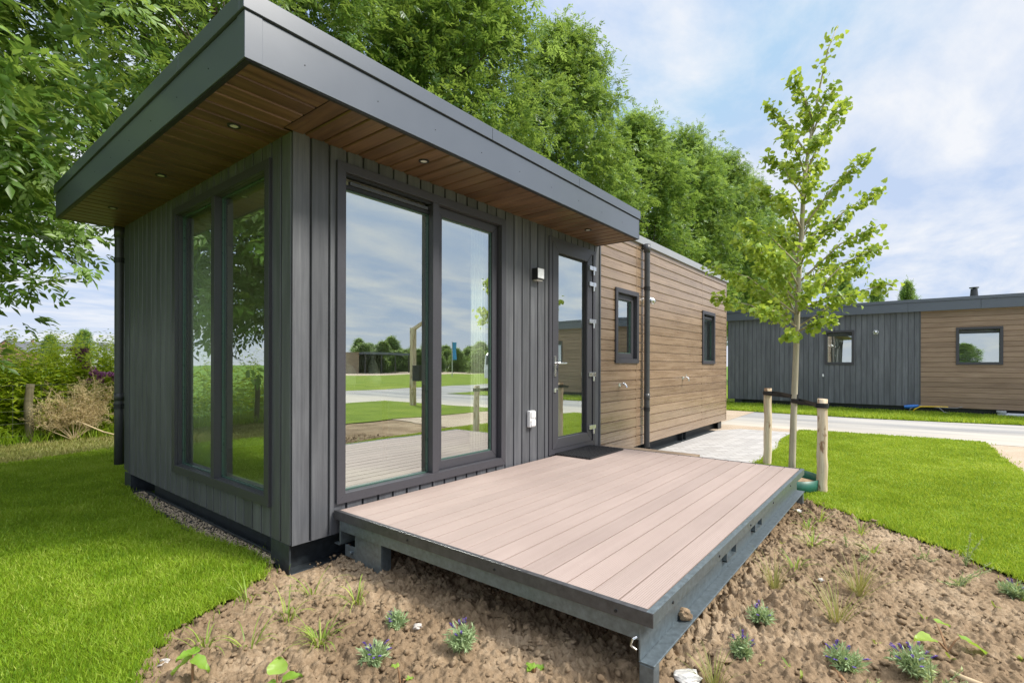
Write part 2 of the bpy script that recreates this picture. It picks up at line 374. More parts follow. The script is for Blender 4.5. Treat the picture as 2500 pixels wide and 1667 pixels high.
# value noise / cellular bumps
def hsh(ix, iy, s):
    n = (ix.astype(np.int64)*374761393+iy.astype(np.int64)*668265263+s*974711) & 0x7fffffff
    n = ((n ^ (n >> 13))*1274126177) & 0x7fffffff
    return ((n ^ (n >> 16)) & 0xffff)/65535.
def vnoise(x, y, s=0):
    ix = np.floor(x); iy = np.floor(y); fx = x-ix; fy = y-iy; fx = fx*fx*(3-2*fx); fy = fy*fy*(3-2*fy)
    a = hsh(ix, iy, s); b = hsh(ix+1, iy, s); c = hsh(ix, iy+1, s); d = hsh(ix+1, iy+1, s)
    return (a*(1-fx)+b*fx)*(1-fy)+(c*(1-fx)+d*fx)*fy
def fbm(x, y, s=0, o=4):
    t = 0; a = .5
    for k in range(o): t = t+a*vnoise(x*2**k, y*2**k, s+k); a *= .5
    return t
def clods(x, y, s):
    """angular lumps: max over neighbour cells of a flat-topped mound of random size, turn and squash"""
    ix = np.floor(x); iy = np.floor(y); m = np.zeros_like(x)
    for dx in (-1, 0, 1):
        for dy in (-1, 0, 1):
            cx = ix+dx; cy = iy+dy
            px = cx+.1+.8*hsh(cx, cy, s); py = cy+.1+.8*hsh(cx, cy, s+1); r = .22+.55*hsh(cx, cy, s+2)**1.6
            a = 6.283*hsh(cx, cy, s+3); ca = np.cos(a); sa = np.sin(a); q = .65+.7*hsh(cx, cy, s+4)
            u = np.abs((x-px)*ca+(y-py)*sa)*q; v = np.abs((y-py)*ca-(x-px)*sa)/q
            d = (u**1.5+v**1.5)/r**1.5; tilt = 1+.35*((x-px)*sa+(y-py)*ca)/r
            m = np.maximum(m, np.minimum(np.clip(1-d, 0, 1)**.5, .8)*r*tilt)
    return m
def inpoly(x, y, poly):
    r = np.zeros(x.shape, bool); n = len(poly)
    for i in range(n):
        x0, y0 = poly[i]; x1, y1 = poly[(i+1) % n]
        if y0 == y1: continue
        c = ((y0 > y) != (y1 > y)) & (x < (x1-x0)*(y-y0)/(y1-y0)+x0); r ^= c
    return r
def rough_line(pts, step=.06, amp=.03, seed=1):
    q = []; r = np.random.default_rng(seed)
    for (a, b), (c, d) in zip(pts[:-1], pts[1:]):
        n = max(1, int(math.hypot(c-a, d-b)/step))
        for k in range(n):
            t = k/n; q.append((a+(c-a)*t+r.normal()*amp, b+(d-b)*t+r.normal()*amp))
    q.append(pts[-1]); return q

# ------------------------------------------------------------------ building helpers
FRONT = ((0, 0, 0), (1, 0), (0, -1))     # u = x, outward = -y
SIDE = ((0, 0, 0), (0, 1), (-1, 0))      # u = y, outward = -x
def panel(mb, mode, a0, a1, b0, b1, pitch, off, holes=(), g=.007, ch=(.003, .003), d=.011, n0=0.):
    """boarded sheet. mode 'v': boards vertical (a=u,b=z); 'h': boards horizontal (a=z,b=u). holes (u0,u1,z0,z1)"""
    pr = [(a0, n0)]
    k = math.ceil((a0-off)/pitch-1e-6); c = off+k*pitch
    while c < a1:
        if c-g/2-ch[0] > a0 and c+g/2+ch[1] < a1:
            pr += [(c-g/2-ch[0], n0), (c-g/2, n0-ch[0]), (c-g/2, n0-d), (c+g/2, n0-d), (c+g/2, n0-ch[1]), (c+g/2+ch[1], n0)]
        c += pitch
    pr.append((a1, n0))
    hs = [(h if mode == 'v' else (h[2], h[3], h[0], h[1])) for h in holes]
    cuts = sorted({v for h in hs for v in h[:2] if a0 < v < a1})
    q = [pr[0]]
    for p0, p1 in zip(pr[:-1], pr[1:]):
        for v in cuts:
            if p0[0] < v < p1[0]:
                t = (v-p0[0])/(p1[0]-p0[0]); q.append((v, p0[1]+(p1[1]-p0[1])*t))
        q.append(p1)
    for p0, p1 in zip(q[:-1], q[1:]):
        mid = (p0[0]+p1[0])/2; iv = [(b0, b1)]
        for h in hs:
            if h[0] < mid < h[1]:
                nv = []
                for s, e in iv:
                    if h[2] >= e or h[3] <= s: nv.append((s, e)); continue
                    if h[2] > s: nv.append((s, h[2]))
                    if h[3] < e: nv.append((h[3], e))
                iv = nv
        for s, e in iv:
            if mode == 'v': mb.quad((p0[0], p0[1], s), (p1[0], p1[1], s), (p1[0], p1[1], e), (p0[0], p0[1], e))
            else: mb.quad((s, p0[1], p0[0]), (s, p1[1], p1[0]), (e, p1[1], p1[0]), (e, p0[1], p0[0]))
def ringbox(mb, u0, u1, z0, z1, w, n0, n1):
    """mitred picture frame of width w between depths n0..n1"""
    o = [(u0, z0), (u1, z0), (u1, z1), (u0, z1)]; i = [(u0+w, z0+w), (u1-w, z0+w), (u1-w, z1-w), (u0+w, z1-w)]
    for k in range(4):
        a, b, c, d = o[k], o[(k+1) % 4], i[(k+1) % 4], i[k]
        j = len(mb.v)
        for n in (n0, n1): mb.v += [mb.pt(p[0], n, p[1]) for p in (a, b, c, d)]
        for q in ((0, 1, 2, 3), (7, 6, 5, 4), (0, 4, 5, 1), (1, 5, 6, 2), (2, 6, 7, 3), (3, 7, 4, 0)): mb.f.append(tuple(j+t for t in q))
def window(parent, fr, u0, u1, z0, z1, w=.06, dep=.042, mull=None, sash=None, blind=None, proud=.02, name='window', label=None):
    """outer casing u0..u1 z0..z1; reveal of depth dep; glass panes, optional mullion, opening sash and vent strip"""
    mb = MB(fr); ringbox(mb, u0, u1, z0, z1, w, -.005, proud)
    ringbox(mb, u0+w-.012, u1-w+.012, z0+w-.012, z1-w+.012, .013, -dep-.03, -.006)
    a0, a1, b0, b1 = u0+w, u1-w, z0+w, z1-w
    if mull: mb.box(mull[0], -dep-.03, b0, mull[1], proud-.004, b1)
    wo = mb.build(name, M['frame'], parent, .002, label=label)
    cells = [(a0, a1)] if not mull else [(a0, mull[0]), (mull[1], a1)]
    for ci, (c0, c1) in enumerate(cells):
        g0, g1, h0, h1, gd = c0, c1, b0, b1, dep
        if sash == ci:
            s = MB(fr); ringbox(s, c0+.002, c1-.002, b0+.002, b1-.002, .068, -dep-.03, -dep+.014); s.build('sash', M['frame'], wo, .004)
            g0 += .07; g1 -= .07; h0 += .07; h1 -= .07; gd = dep+.006
        if blind == ci:
            s = MB(fr)
            s.box(c0+.002, -dep+.002, b1-.016, c1-.002, -.004, b1-.001); s.build('vent_housing', M['trim_dark'], wo)
            s = MB(fr); s.box(c0+.05, -dep+.002, b1-.058, c1-.02, -.016, b1-.036); s.build('vent_strip', M['corner'], wo, .002)
            s = MB(fr); s.box(c0+.002, -dep+.002, b1-.085, c1-.002, -.022, b1-.062)
            s.build('vent_rail', M['trim_dark'], wo)
            h1 -= .085
        # glazing beads and glass
        s = MB(fr); ringbox(s, g0, g1, h0, h1, .009, -gd-.004, -gd+.006); s.build('glazing_bead', M['bead'], wo)
        s = MB(fr); s.box(g0+.003, -gd-.026, h0+.003, g1-.003, -gd-.005, h1-.003); s.build('glass_pane', M['glass'], wo)
    return wo
def wall_clip(mb, c, ax, r):
    pass
def downpipe(parent, x, y, z0, z1, r, clips, wall, stub=None):
    mb = MB(); mb.tube([(x, y, z0), (x, y, z0+.5), (x, y, z1-.05), (x, y, z1)], r, 16)
    mb.tube([(x, y, z1-.11), (x, y, z1+.004)], r*1.12, 16)
    mb.tube([(x, y, z0+.62), (x, y, z0+.70)], r*1.08, 16)
    if stub: mb.tube([(x, y, z1-.03), stub], r*.95, 12)
    p = mb.build('downpipe', M['pipe'], parent, smooth=False)
    for poly in p.data.polygons: poly.use_smooth = len(poly.vertices) == 4
    for z in clips:
        c = MB()
        for dz in (-.022, .016): c.tube([(x, y, z+dz-.005), (x, y, z+dz+.005)], r*1.17, 16)
        c.tube([(x, y, z-.015), (x, y, z+.012)], r*1.09, 16)
        c.tube([(x, y, z), wall(z)], .006, 6); c.build('pipe_bracket', M['trim_dark'], p)
    return p

# ================================================================== NEAR CABIN
GX = 3.60; BX = 8.57; YB = 3.2; ZS = 2.504; ZC = .13
cabin = thing('holiday_cabin', (0, 0, 0), 'flat-roofed holiday cabin with wide overhanging roof and glazed corner behind the wooden terrace', 'cabin', 'flat roofed holiday cabins')
W1 = (.275, 1.907, .312, 2.424); WS = (.241, 1.858, .312, 2.408); DR = (2.58, 3.49, .285, 2.43)
B1 = (3.975, 4.615, 1.192, 2.10); B2 = (7.15, 7.825, 1.192, 2.095)
mb = MB(FRONT); panel(mb, 'v', 0.001, GX-.012, ZC, ZS+.01, .1205, -.009, [W1, DR], .015, (.002, .003), .018); 
mb.quad((0.001, 0, ZC), (GX-.012, 0, ZC), (GX-.012, -.1, ZC), (.001, -.1, ZC))
front = mb.build('front_wall', M['clad'], cabin, fix=False, label='dark grey vertically boarded front wall')
mb = MB(SIDE); panel(mb, 'v', 0.0, 3.035, ZC, ZS+.01, .1205, .014, [WS], .013, (.005, .004), .016)
mb.quad((0, 0, ZC), (3.035, 0, ZC), (3.035, -.1, ZC), (0, -.1, ZC))
mb.build('side_wall', M['clad_side'], cabin, fix=False, label='dark grey vertically boarded end wall')
mb = MB(FRONT); panel(mb, 'h', ZC+.001, 2.745, GX+.015, 4.572, .1205, .252, [B1], .006, (.002, .011), .012)
panel(mb, 'h', ZC+.001, 2.745, 4.598, 7.163, .1205, .252, [B1, B2], .006, (.002, .011), .012)
panel(mb, 'h', ZC+.001, 2.745, 7.187, BX-.03, .1205, .252, [B2], .006, (.002, .011), .012)
mb.quad((GX, 0, ZC), (BX, 0, ZC), (BX, -.1, ZC), (GX, -.1, ZC))
mb.build('timber_wall', M['brown'], cabin, fix=False, label='brown horizontally boarded front wall')
for u in (4.585, 7.175): 
    for z0, z1 in (((ZC, B1[2]), (B1[3], 2.745)) if u < 5 else ((ZC, B2[2]), (B2[3], 2.745))): mb = MB(FRONT); mb.box(u-.0115, -.02, z0, u+.0115, .001, z1); mb.build('joint_strip', M['brown'], cabin)
mb = MB(FRONT); mb.box(BX-.03, -.03, ZC, BX, .003, 2.745)
mb.build('joint_strip', M['brown'], cabin)
mb = MB(); mb.box(GX-.012, -.012, ZC-.002, GX+.015, .02, ZS+.008); mb.build('corner_trim', M['corner'], cabin, .002)
mb = MB(); mb.box(-.006, 3.035, ZC, .03, 3.06, ZS); mb.box(-.002, 3.0605, ZC+.02, .05, 3.2, ZS)
mb.build('corner_trim', M['corner'], cabin, .002)
# rear and far end walls
mb = MB(); mb.box(.02, YB-.02, ZC, BX, YB, 2.74); mb.box(BX-.035, .001, ZC, BX-.002, YB-.02, 2.745); mb.build('rear_wall', M['clad'], cabin)
# interior shell
mb = MB(FRONT); panel(mb, 'v', .15, GX-.1, .25, 2.45, 10, -5, [(W1[0]+.05, W1[1]-.05, W1[2]+.05, W1[3]-.05), (DR[0]+.05, DR[1]-.05, DR[2]+.03, DR[3]-.05)], n0=-.15)
mb.fr = SIDE; panel(mb, 'v', .15, 3.05, .25, 2.45, 10, -5, [(WS[0]+.05, WS[1]-.05, WS[2]+.05, WS[3]-.05)], n0=-.15)
mb.fr = None
mb.quad((GX-.1, .15, .25), (GX-.1, 3.05, .25), (GX-.1, 3.05, 2.45), (GX-.1, .15, 2.45)); mb.quad((.15, 3.05, .25), (GX-.1, 3.05, .25), (GX-.1, 3.05, 2.45), (.15, 3.05, 2.45))
mb.quad((.15, .15, 2.45), (GX-.1, .15, 2.45), (GX-.1, 3.05, 2.45), (.15, 3.05, 2.45))
mb.quad((GX+.1, .3, 1), (BX-.1, .3, 1), (BX-.1, .3, 1.05), (GX+.1, .3, 1.05))
mb.build('interior_wall', M['inner'], cabin, fix=False)
mb = MB(); mb.box(.1, .1, .2, BX-.1, 3.1, .25); mb.build('floor', M['innerfloor'], cabin)
for b in (B1, B2):  # dim rooms behind the small windows
    mb = MB(); mb.box(b[0]-.3, .95, .3, b[1]+.3, 1., 2.4); mb.build('partition', M['inner'], cabin)
# windows
window(cabin, FRONT, *W1, mull=(1.062, 1.122), sash=1, blind=0, label='large two-part front window with an opening right sash')
window(cabin, SIDE, *WS, mull=(1.048, 1.103), label='tall two-pane window in the end wall')
window(cabin, FRONT, *B1, w=.055, blind=None, sash=0, label='small window beside the downpipe')
window(cabin, FRONT, *B2, w=.055, blind=0, sash=None, label='narrow window near the far end')
# door
mb = MB(FRONT); ringbox(mb, DR[0], DR[1], DR[2], DR[3], .052, -.06, .012); mb.box(DR[0]+.05, -.06, DR[2]+.001, DR[1]-.05, .004, .334)
mb.build('door_frame', M['frame'], cabin, .003)
mb = MB(FRONT); ringbox(mb, 2.636, 3.405, .338, 2.39, .102, -.05, .016)
door = mb.build('door', M['frame'], cabin, .004)
mb = MB(FRONT); ringbox(mb, 2.736, 3.303, .432, 2.29, .014, -.03, -.008); mb.build('glazing_bead', M['rubber'], door)
mb = MB(FRONT); mb.box(2.74, -.045, .436, 3.30, -.02, 2.286); mb.build('glass_pane', M['glass'], door)
mb = MB(FRONT); mb.box(2.656, .016, 1.055, 2.686, .025, 1.257); mb.tube([(2.671, .02, 1.186), (2.671, .066, 1.186), (2.685, .07, 1.186), (2.80, .07, 1.186)], .0095, 10); mb.build('handle', M['chrome'], door, .002)
mb = MB(FRONT); mb.lathe((2.671, .016, .92), [(.001, -.02), (.016, -.02), (.016, .02), (.001, .02)], 12); mb.box(2.664, .016, .925, 2.71, .03, .94); mb.build('lock', M['chrome'], door, .001)
for z in (2.205, 2.03, 1.625, 1.045, .468):
    mb = MB(FRONT); mb.box(3.33, .016, z, 3.395, .034, z+.045); mb.box(3.40, .014, z, 3.468, .034, z+.045)
    mb.tube([(3.418, .03, z-.052), (3.418, .03, z-.002)], .013, 10); mb.build('hinge', M['chrome'], door, .002)
# wall lamp, socket
mb = MB(FRONT); mb.box(2.31, .0, 1.962, 2.412, .062, 2.068); lamp = mb.build('wall_lamp', M['trim_dark'], cabin, .002)
mb = MB(FRONT); mb.box(2.313, .062, 1.975, 2.409, .068, 2.066); mb.build('lamp_face', plain('lamp_face_metal', (.72, .73, .75), .4, .0), lamp, .001)
mb = MB(FRONT); mb.box(2.32, .01, 1.955, 2.402, .055, 1.962); mb.build('diffuser', M['ceramic'], lamp)
mb = MB(FRONT); mb.box(2.232, 0, .596, 2.318, .04, .748); so = mb.build('power_socket', M['white'], cabin, .008)
mb = MB(FRONT)
for z in (.606, .682): mb.box(2.241, .036, z, 2.309, .05, z+.058)
mb.build('socket_lid', M['white'], so, .006)
# taps and eyeball lamp on the brown wall
mb = MB(FRONT); mb.lathe((4.10, .0, .93), [(.001, -.02), (.02, -.02), (.02, .02), (.001, .02)], 12); mb.tube([(4.10, 0, .94), (4.10, .07, .94), (4.10, .09, .92), (4.10, .095, .90)], .012, 8); mb.tube([(4.08, .05, .955), (4.13, .05, .955)], .007, 8); mb.build('water_tap', M['chrome'], cabin)
mb = MB(FRONT); mb.lathe((6.25, .0, .975), [(.001, -.02), (.02, -.02), (.02, .02), (.001, .02)], 12); mb.tube([(6.25, 0, .98), (6.25, .07, .98), (6.25, .09, .96), (6.25, .09, .925)], .013, 8); mb.tube([(6.25, .05, .98), (6.25, .05, 1.03)], .008, 8); mb.build('water_tap', M['chrome'], cabin)
mb = MB(FRONT); mb.tube([(4.94, 0, 2.03), (4.94, .012, 2.03)], .058, 20); eb = mb.build('outdoor_lamp', M['chrome'], cabin, .002)
mb = MB(FRONT); mb.tube([(4.94, .012, 2.032), (4.94, .03, 2.03), (4.945, .06, 2.02), (4.95, .085, 2.0)], [.05, .05, .044, .03], 18); mb.build('lamp_head', M['chrome'], eb, smooth=True)
# chassis / feet
mb = MB()
mb.box(.0, .03, -.06, .012, .25, ZC-.001); mb.box(.012, .03, -.06, GX, .036, -.05); mb.box(.012, .13, -.05, BX-.1, .14, ZC-.002); mb.box(.012, .03, -.05, 3.6, .13, -.042)
mb.box(.09, .25, -.06, .1, 2.64, ZC-.001); mb.box(.03, .25, -.05, .09, 2.64, -.035); mb.box(.028, .25, .005, .034, 2.64, .02)
mb.box(.0, 3.0, -.06, .012, 3.19, ZC-.001); mb.box(.012, 3.0, -.06, .2, 3.01, ZC-.001); mb.box(.3, 2.64, -.06, .31, 3.0, ZC-.001)
mb.box(3.6, .05, -.03, 8.2, .13, -.02)
for x in (5.0, 6.4): mb.box(x, .06, -.05, x+.012, .13, ZC-.002); mb.box(x+.16, .06, -.05, x+.172, .13, ZC-.002)
mb.box(8.2, .04, -.06, 8.4, .05, ZC-.002); mb.box(8.39, .05, -.06, 8.4, .3, ZC-.002)
mb.build('chassis', M['chassis'], cabin, .003)
# roof: slab, soffits, fascia, cap
X0, X1, Y0, Y1 = -.476, 3.558, -.494, 3.37
mb = MB(); mb.box(X0+.02, Y0+.02, 2.54, X1-.02, Y1-.02, 2.76); mb.box(X1-.02, .03, 2.72, BX-.01, YB-.02, 2.80)
roof = mb.build('roof', M['bitumen'], cabin)
def hpanel(mb, ax, a0, a1, b0, b1, pitch, off, z):
    t = MB(((0, 0, 0), (1, 0), (0, 1)))
    panel(t, 'v', a0, a1, b0, b1, pitch, off, (), .009, (.006, .006), .012)
    for f in t.f:
        i = len(mb.v); mb.f.append(tuple(range(i, i+len(f))))
        for k in f:
            u, n, b = t.v[k]; mb.v.append((u, b, z-n) if ax == 0 else (b, u, z-n))
mb = MB(); hpanel(mb, 0, -.047, X1-.03, Y0+.032, .02, .1205, -.049+.12, ZS); hpanel(mb, 0, .0, X1-.03, .02, .08, 9, -5, ZS+.012)
sf = mb.build('soffit', M['soffit'], cabin, fix=False, label='brown boarded soffit over the terrace')
mb = MB(); hpanel(mb, 1, Y0+.032, Y1-.03, X0+.032, -.053, .1205, -.455+.1205, ZS); hpanel(mb, 1, .0, Y1-.03, -.053, .05, .1205, -.455+.1205, ZS)
ss = mb.build('soffit', M['soffit_side'], cabin, fix=False, label='brown boarded soffit over the end wall')
def spot(par, x, y):
    s = MB(); s.lathe((x, y, ZS), [(.022, .005), (.022, -.006), (.034, -.006), (.036, .004)], 20); o = s.build('spotlight', M['trim_dark'], par)
    s = MB(); s.lathe((x, y, ZS-.001), [(.001, -.004), (.022, -.003), (.022, .004), (.001, .004)], 16); s.build('lens', M['ceramic'], o)
for x in (.75, 2.88): spot(sf, x, -.265)
for y in (.2, 1.385, 2.58): spot(ss, -.235, y)
mb = MB(); e = .03
mb.box(X0+.006, Y0+.006, ZS-.002, X1-.006, Y0+e, ZS+.03); mb.box(X0+.006, Y0+e, ZS-.002, X0+e, Y1-.006, ZS+.03); mb.box(X1-e, Y0+e, ZS-.002, X1-.006, Y1-.006, ZS+.03); mb.box(X0+e, Y1-e, ZS-.002, X1-e, Y1-.006, ZS+.03)
mb.build('roof_edge_strip', M['trim_dark'], cabin)
mb = MB()
mb.box(X0, Y0, ZS+.004, X1, Y0+.02, 2.712); mb.box(X0, Y0+.02, ZS+.004, X0+.02, Y1, 2.712); mb.box(X1-.02, Y0+.02, ZS+.004, X1, Y1, 2.712); mb.box(X0+.02, Y1-.02, ZS+.004, X1-.02, Y1, 2.712)
mb.box(X0-.0025, Y0-.0025, ZS+.003, X0+.075, Y0, 2.714); mb.box(X0-.0025, Y0, ZS+.003, X0, Y0+.075, 2.714); mb.box(X1, Y0-.0025, ZS+.003, X1+.0025, Y0+.06, 2.714)
fa = mb.build('fascia', M['fascia'], cabin, .0015)
for x in np.arange(-.2, 3.5, .42): mb = MB(); mb.tube([(x, Y0+.001, 2.6), (x, Y0-.002, 2.6)], .003, 8); mb.build('screw', M['trim_dark'], fa)
for y in np.arange(-.1, 3.3, .42): mb = MB(); mb.tube([(X0+.001, y, 2.6), (X0-.002, y, 2.6)], .003, 8); mb.build('screw', M['trim_dark'], fa)
mb = MB()
xs = [X0-.012, 1.16, 2.315, X1+.012]; ys = [Y0+.03, .268, 1.48, 2.688, Y1+.012]
for a, b in zip(xs[:-1], xs[1:]): mb.box(a+(.0015 if a > X0 else 0), Y0-.012, 2.718, b-(.0015 if b < X1 else 0), Y0+.03, 2.803)
for a, b in zip(ys[:-1], ys[1:]): mb.box(X0-.012, a+.0015, 2.718, X0+.03, b-.0015, 2.803)
mb.box(X1-.03, Y0+.03, 2.718, X1+.012, Y1+.012, 2.803); mb.box(X0+.03, Y1-.03, 2.718, X1-.03, Y1+.012, 2.803)
mb.build('roof_cap', M['fascia'], cabin, .002)
mb = MB(); mb.box(X1+.013, -.03, 2.742, BX+.035, .03, 2.838); mb.box(BX-.02, .03, 2.742, BX+.035, YB+.03, 2.838); mb.box(X1+.013, YB-.02, 2.742, BX-.02, YB+.03, 2.838)
mb.build('rear_roof_cap', plain('fascia_sky_tone', (.3, .31, .33), .35, 0, .6, .04, 6, rv=.05), cabin, .003)  # lighter copy of the fascia metal, sky reflection put into its colour
downpipe(cabin, 4.767, -.06, .1, 2.745, .036, (2.17, .60), lambda z: (4.767-.02, .01, z), stub=(4.767, .02, 2.715))
downpipe(cabin, -.02, 3.29, .19, 2.51, .04, (2.18, .76), lambda z: (.03, 3.19, z))

# interior things (seen faintly behind the reflections)
def curtain(name, label, u0, u1, fr, n, z0, z1, seed):
    r = np.random.default_rng(seed); k = 60; us = np.linspace(u0, u1, k); ph = np.cumsum(r.uniform(.55, .95, k)); w = .017*np.sin(ph)
    mb = MB(fr)
    for i in range(k-1): mb.quad((us[i], n+w[i], z0), (us[i+1], n+w[i+1], z0), (us[i+1], n+w[i+1], z1), (us[i], n+w[i], z1))
    o = mb.build(name, M['curtain'], None, fix=False, smooth=True, weld=True)
    so = o.modifiers.new('thick', 'SOLIDIFY'); so.thickness = .004
    return tag(o, label, 'curtain', 'cream curtains behind the glass')
curtain('curtain', 'pleated cream curtain hanging inside the tall end-wall window', 1.2, 2.25, SIDE, -.125, .26, 2.4, 1)
curtain('curtain', 'pleated cream curtain hanging inside the right sash of the front window', 1.6, 1.84, FRONT, -.125, .26, 2.4, 2)
t = thing('dining_table', (1.05, .95, .25), 'round-edged dining table standing inside behind the large front window', 'table')
mb = MB(); mb.box(.45, .6, .95, 1.65, 1.3, .985); mb.build('table_top', M['table'], t, .01)
for x, y in ((.52, .67), (1.58, .67), (.52, 1.23), (1.58, 1.23)):
    mb = MB(); mb.tube([(x, y, .25), (x, y, .95)], [.022, .03], 10); mb.build('leg', M['table'], t)
for nm, x, y, pf, lb in (('vase', .62, .85, [(.06, 0), (.1, .05), (.12, .12), (.1, .2), (.05, .26), (.04, .28)], 'wide round white vase on the table behind the front window'),
                         ('vase', .86, .8, [(.07, 0), (.085, .03), (.085, .13), (.06, .17), (.025, .2), (.025, .29), (.03, .3)], 'bottle-shaped vase with a narrow neck on the indoor table'),
                         ('vase', 1.2, .9, [(.06, 0), (.075, .05), (.06, .13), (.022, .22), (.022, .34), (.028, .35)], 'slender pale vase standing nearest the window mullion')):
    mb = MB(); mb.lathe((x, y, .985), pf, 24); tag(mb.build(nm, M['ceramic'], None, smooth=True), lb, 'vase', 'vases on the indoor table')

# ================================================================== TERRACE DECK
DT = .281; DX0, DX1, DY0 = .26, 3.485, -2.046
deck = thing('terrace_deck', (1.87, -1.02, 0), 'raised terrace deck of pinkish composite boards on a galvanised steel frame', 'deck')
mb = MB()
for k in range(17): 
    y = -2.016+k*.117; mb.box(DX0+.024, y+.0045, DT-.026, DX1-.02, y+.1150, DT-.001+rng.normal()*.0004)
mb.build('deck_boards', M['deck'], deck, .0015)
mb = MB()
mb.box(DX0, DY0, DT-.052, DX0+.004, -.012, DT+.001); mb.box(DX0+.004, DY0+.028, DT-.003, DX0+.026, -.012, DT+.001)
mb.build('edge_trim', M['decktrim'], deck, .0015, label='dark angle trim along the near end of the boards')
mb = MB(); mb.box(DX0+.0045, DY0, DT-.05, DX1, DY0+.004, DT+.001); mb.box(DX0+.0045, DY0+.004, DT-.003, DX1, DY0+.0275, DT+.001)
mb.build('edge_trim', M['steel'], deck, .0015)
mb = MB(); mb.box(DX1-.004, DY0+.028, DT-.05, DX1, -.02, DT+.001); mb.box(DX1-.02, DY0+.028, DT-.003, DX1-.004, -.02, DT+.001); mb.build('edge_trim', M['decktrim'], deck, .0015)
mb = MB(); mb.box(DX0+.002, -1.998, .096, DX1-.05, -1.99, DT-.03); mb.box(DX0+.002, -2.052, .088, DX1-.02, -1.99, .096)
mb.build('long_beam', M['steel'], deck, .003, label='galvanised channel beam along the outer edge')
mb = MB(); mb.box(DX0+.002, -.075, .086, DX1-.02, -.067, DT-.055); mb.box(DX0+.002, -.067, .078, DX1-.02, -.012, .086); mb.build('long_beam', M['steel'], deck, .003)
for x in (DX0+.006, 1.3, 2.3, 3.3): mb = MB(); mb.box(x, -1.99, .168, x+.008, -.075, DT-.03); mb.build('cross_beam', M['steel'], deck)
mb = MB(); mb.box(DX0+.02, -.45, -.05, DX0+.028, -.2, .17); mb.box(DX0+.028, -.45, -.05, DX0+.09, -.442, .17); mb.box(DX0+.02, -.2, .02, DX0+.028, -.1, .09)
mb.tube([(DX0+.02, -.17, .055), (DX0+.004, -.17, .055)], .014, 6)
mb.build('foot_bracket', M['steel'], deck, .002)
for x, y in ((DX0+.002, -2.048), (DX1-.09, -2.048), (DX1-.09, -.08)):
    mb = MB(); mb.box(x, y, -.03, x+.055, y+.055, .088); mb.build('leg', M['steel'], deck, .003)
mb = MB(); mb.tube([(DX0, -1.985, .18), (DX0-.012, -1.975, .175), (DX0-.016, -1.968, .15), (DX0-.004, -1.985, .135)], .004, 8); mb.build('shackle', M['chrome'], deck)
for x in (1.36, 1.96):
    mb = MB()
    for a, b, c, d in ((x-.09, .15, x-.082, .225), (x+.082, .15, x+.09, .225), (x-.09, .217, x+.09, .225), (x-.09, .15, x+.09, .156)): mb.box(a, -2.02, b, c, -1.9, d)
    mb.build('lifting_pocket', M['steel'], deck)
for x in np.arange(.45, 3.4, .6): mb = MB(); mb.tube([(x, DY0+.001, .255), (x, DY0-.004, .255)], .006, 8); mb.build('screw', M['trim_dark'], deck)
for y in np.arange(-1.9, -.1, .6): mb = MB(); mb.tube([(DX0+.001, y, .25), (DX0-.004, y, .25)], .006, 8); mb.build('screw', M['trim_dark'], deck)
# mat
mb = MB()
mx0, mx1, my0, my1 = 2.685, 3.375, -.405, -.012
for i in range(21): x = mx0+(mx1-mx0)*i/20; mb.box(x-.0035, my0, DT+.001, x+.0035, my1, DT+.014)
for i in range(12): y = my0+(my1-my0)*i/11; mb.box(mx0, y-.004, DT+.002, mx1, y+.004, DT+.017)
tag(mb.build('door_mat', M['rubber']), 'black open-grid rubber mat lying on the deck before the glass door', 'mat')
mb = MB(); mb.box(3.50, -1.06, .17, 3.80, -.03, .25); mb.box(3.52, -1.0, -.03, 3.56, -.1, .17); mb.box(3.74, -1.0, -.03, 3.78, -.1, .17)
tag(mb.build('wooden_step', M['stepwood'], None, .004), 'pale wooden step lying behind the far end of the deck', 'step')
# mud ball on the beam flange
def lump(c, r, seed, squash=.75, mat='clod', name='soil_clod', label='', cat='clod', group=None, sub=3):
    b = bmesh.new(); bmesh.ops.create_icosphere(b, subdivisions=sub, radius=1.)
    rr = np.random.default_rng(seed); ph = rr.uniform(0, 6, (5, 3)); fq = rr.uniform(1.5, 5., (5, 3))
    for v in b.verts:
        p = np.array(v.co); d = 1+sum(.11/(1+.25*k)*math.sin(fq[k]@p*1.3+ph[k][0]) for k in range(5))+rr.normal()*.03
        v.co = Vector((p[0]*r*d*(1+.2*math.sin(seed)), p[1]*r*d, p[2]*r*d*squash))
    me = bpy.data.meshes.new(name); b.to_mesh(me); b.free(); me.materials.append(M[mat])
    o = bpy.data.objects.new(name, me); COL.objects.link(o); o.location = c
    return tag(o, label, cat, group)
lump((.66, -2.02, .115), .028, 3, .8, label='small ball of dried mud stuck on the deck beam flange')

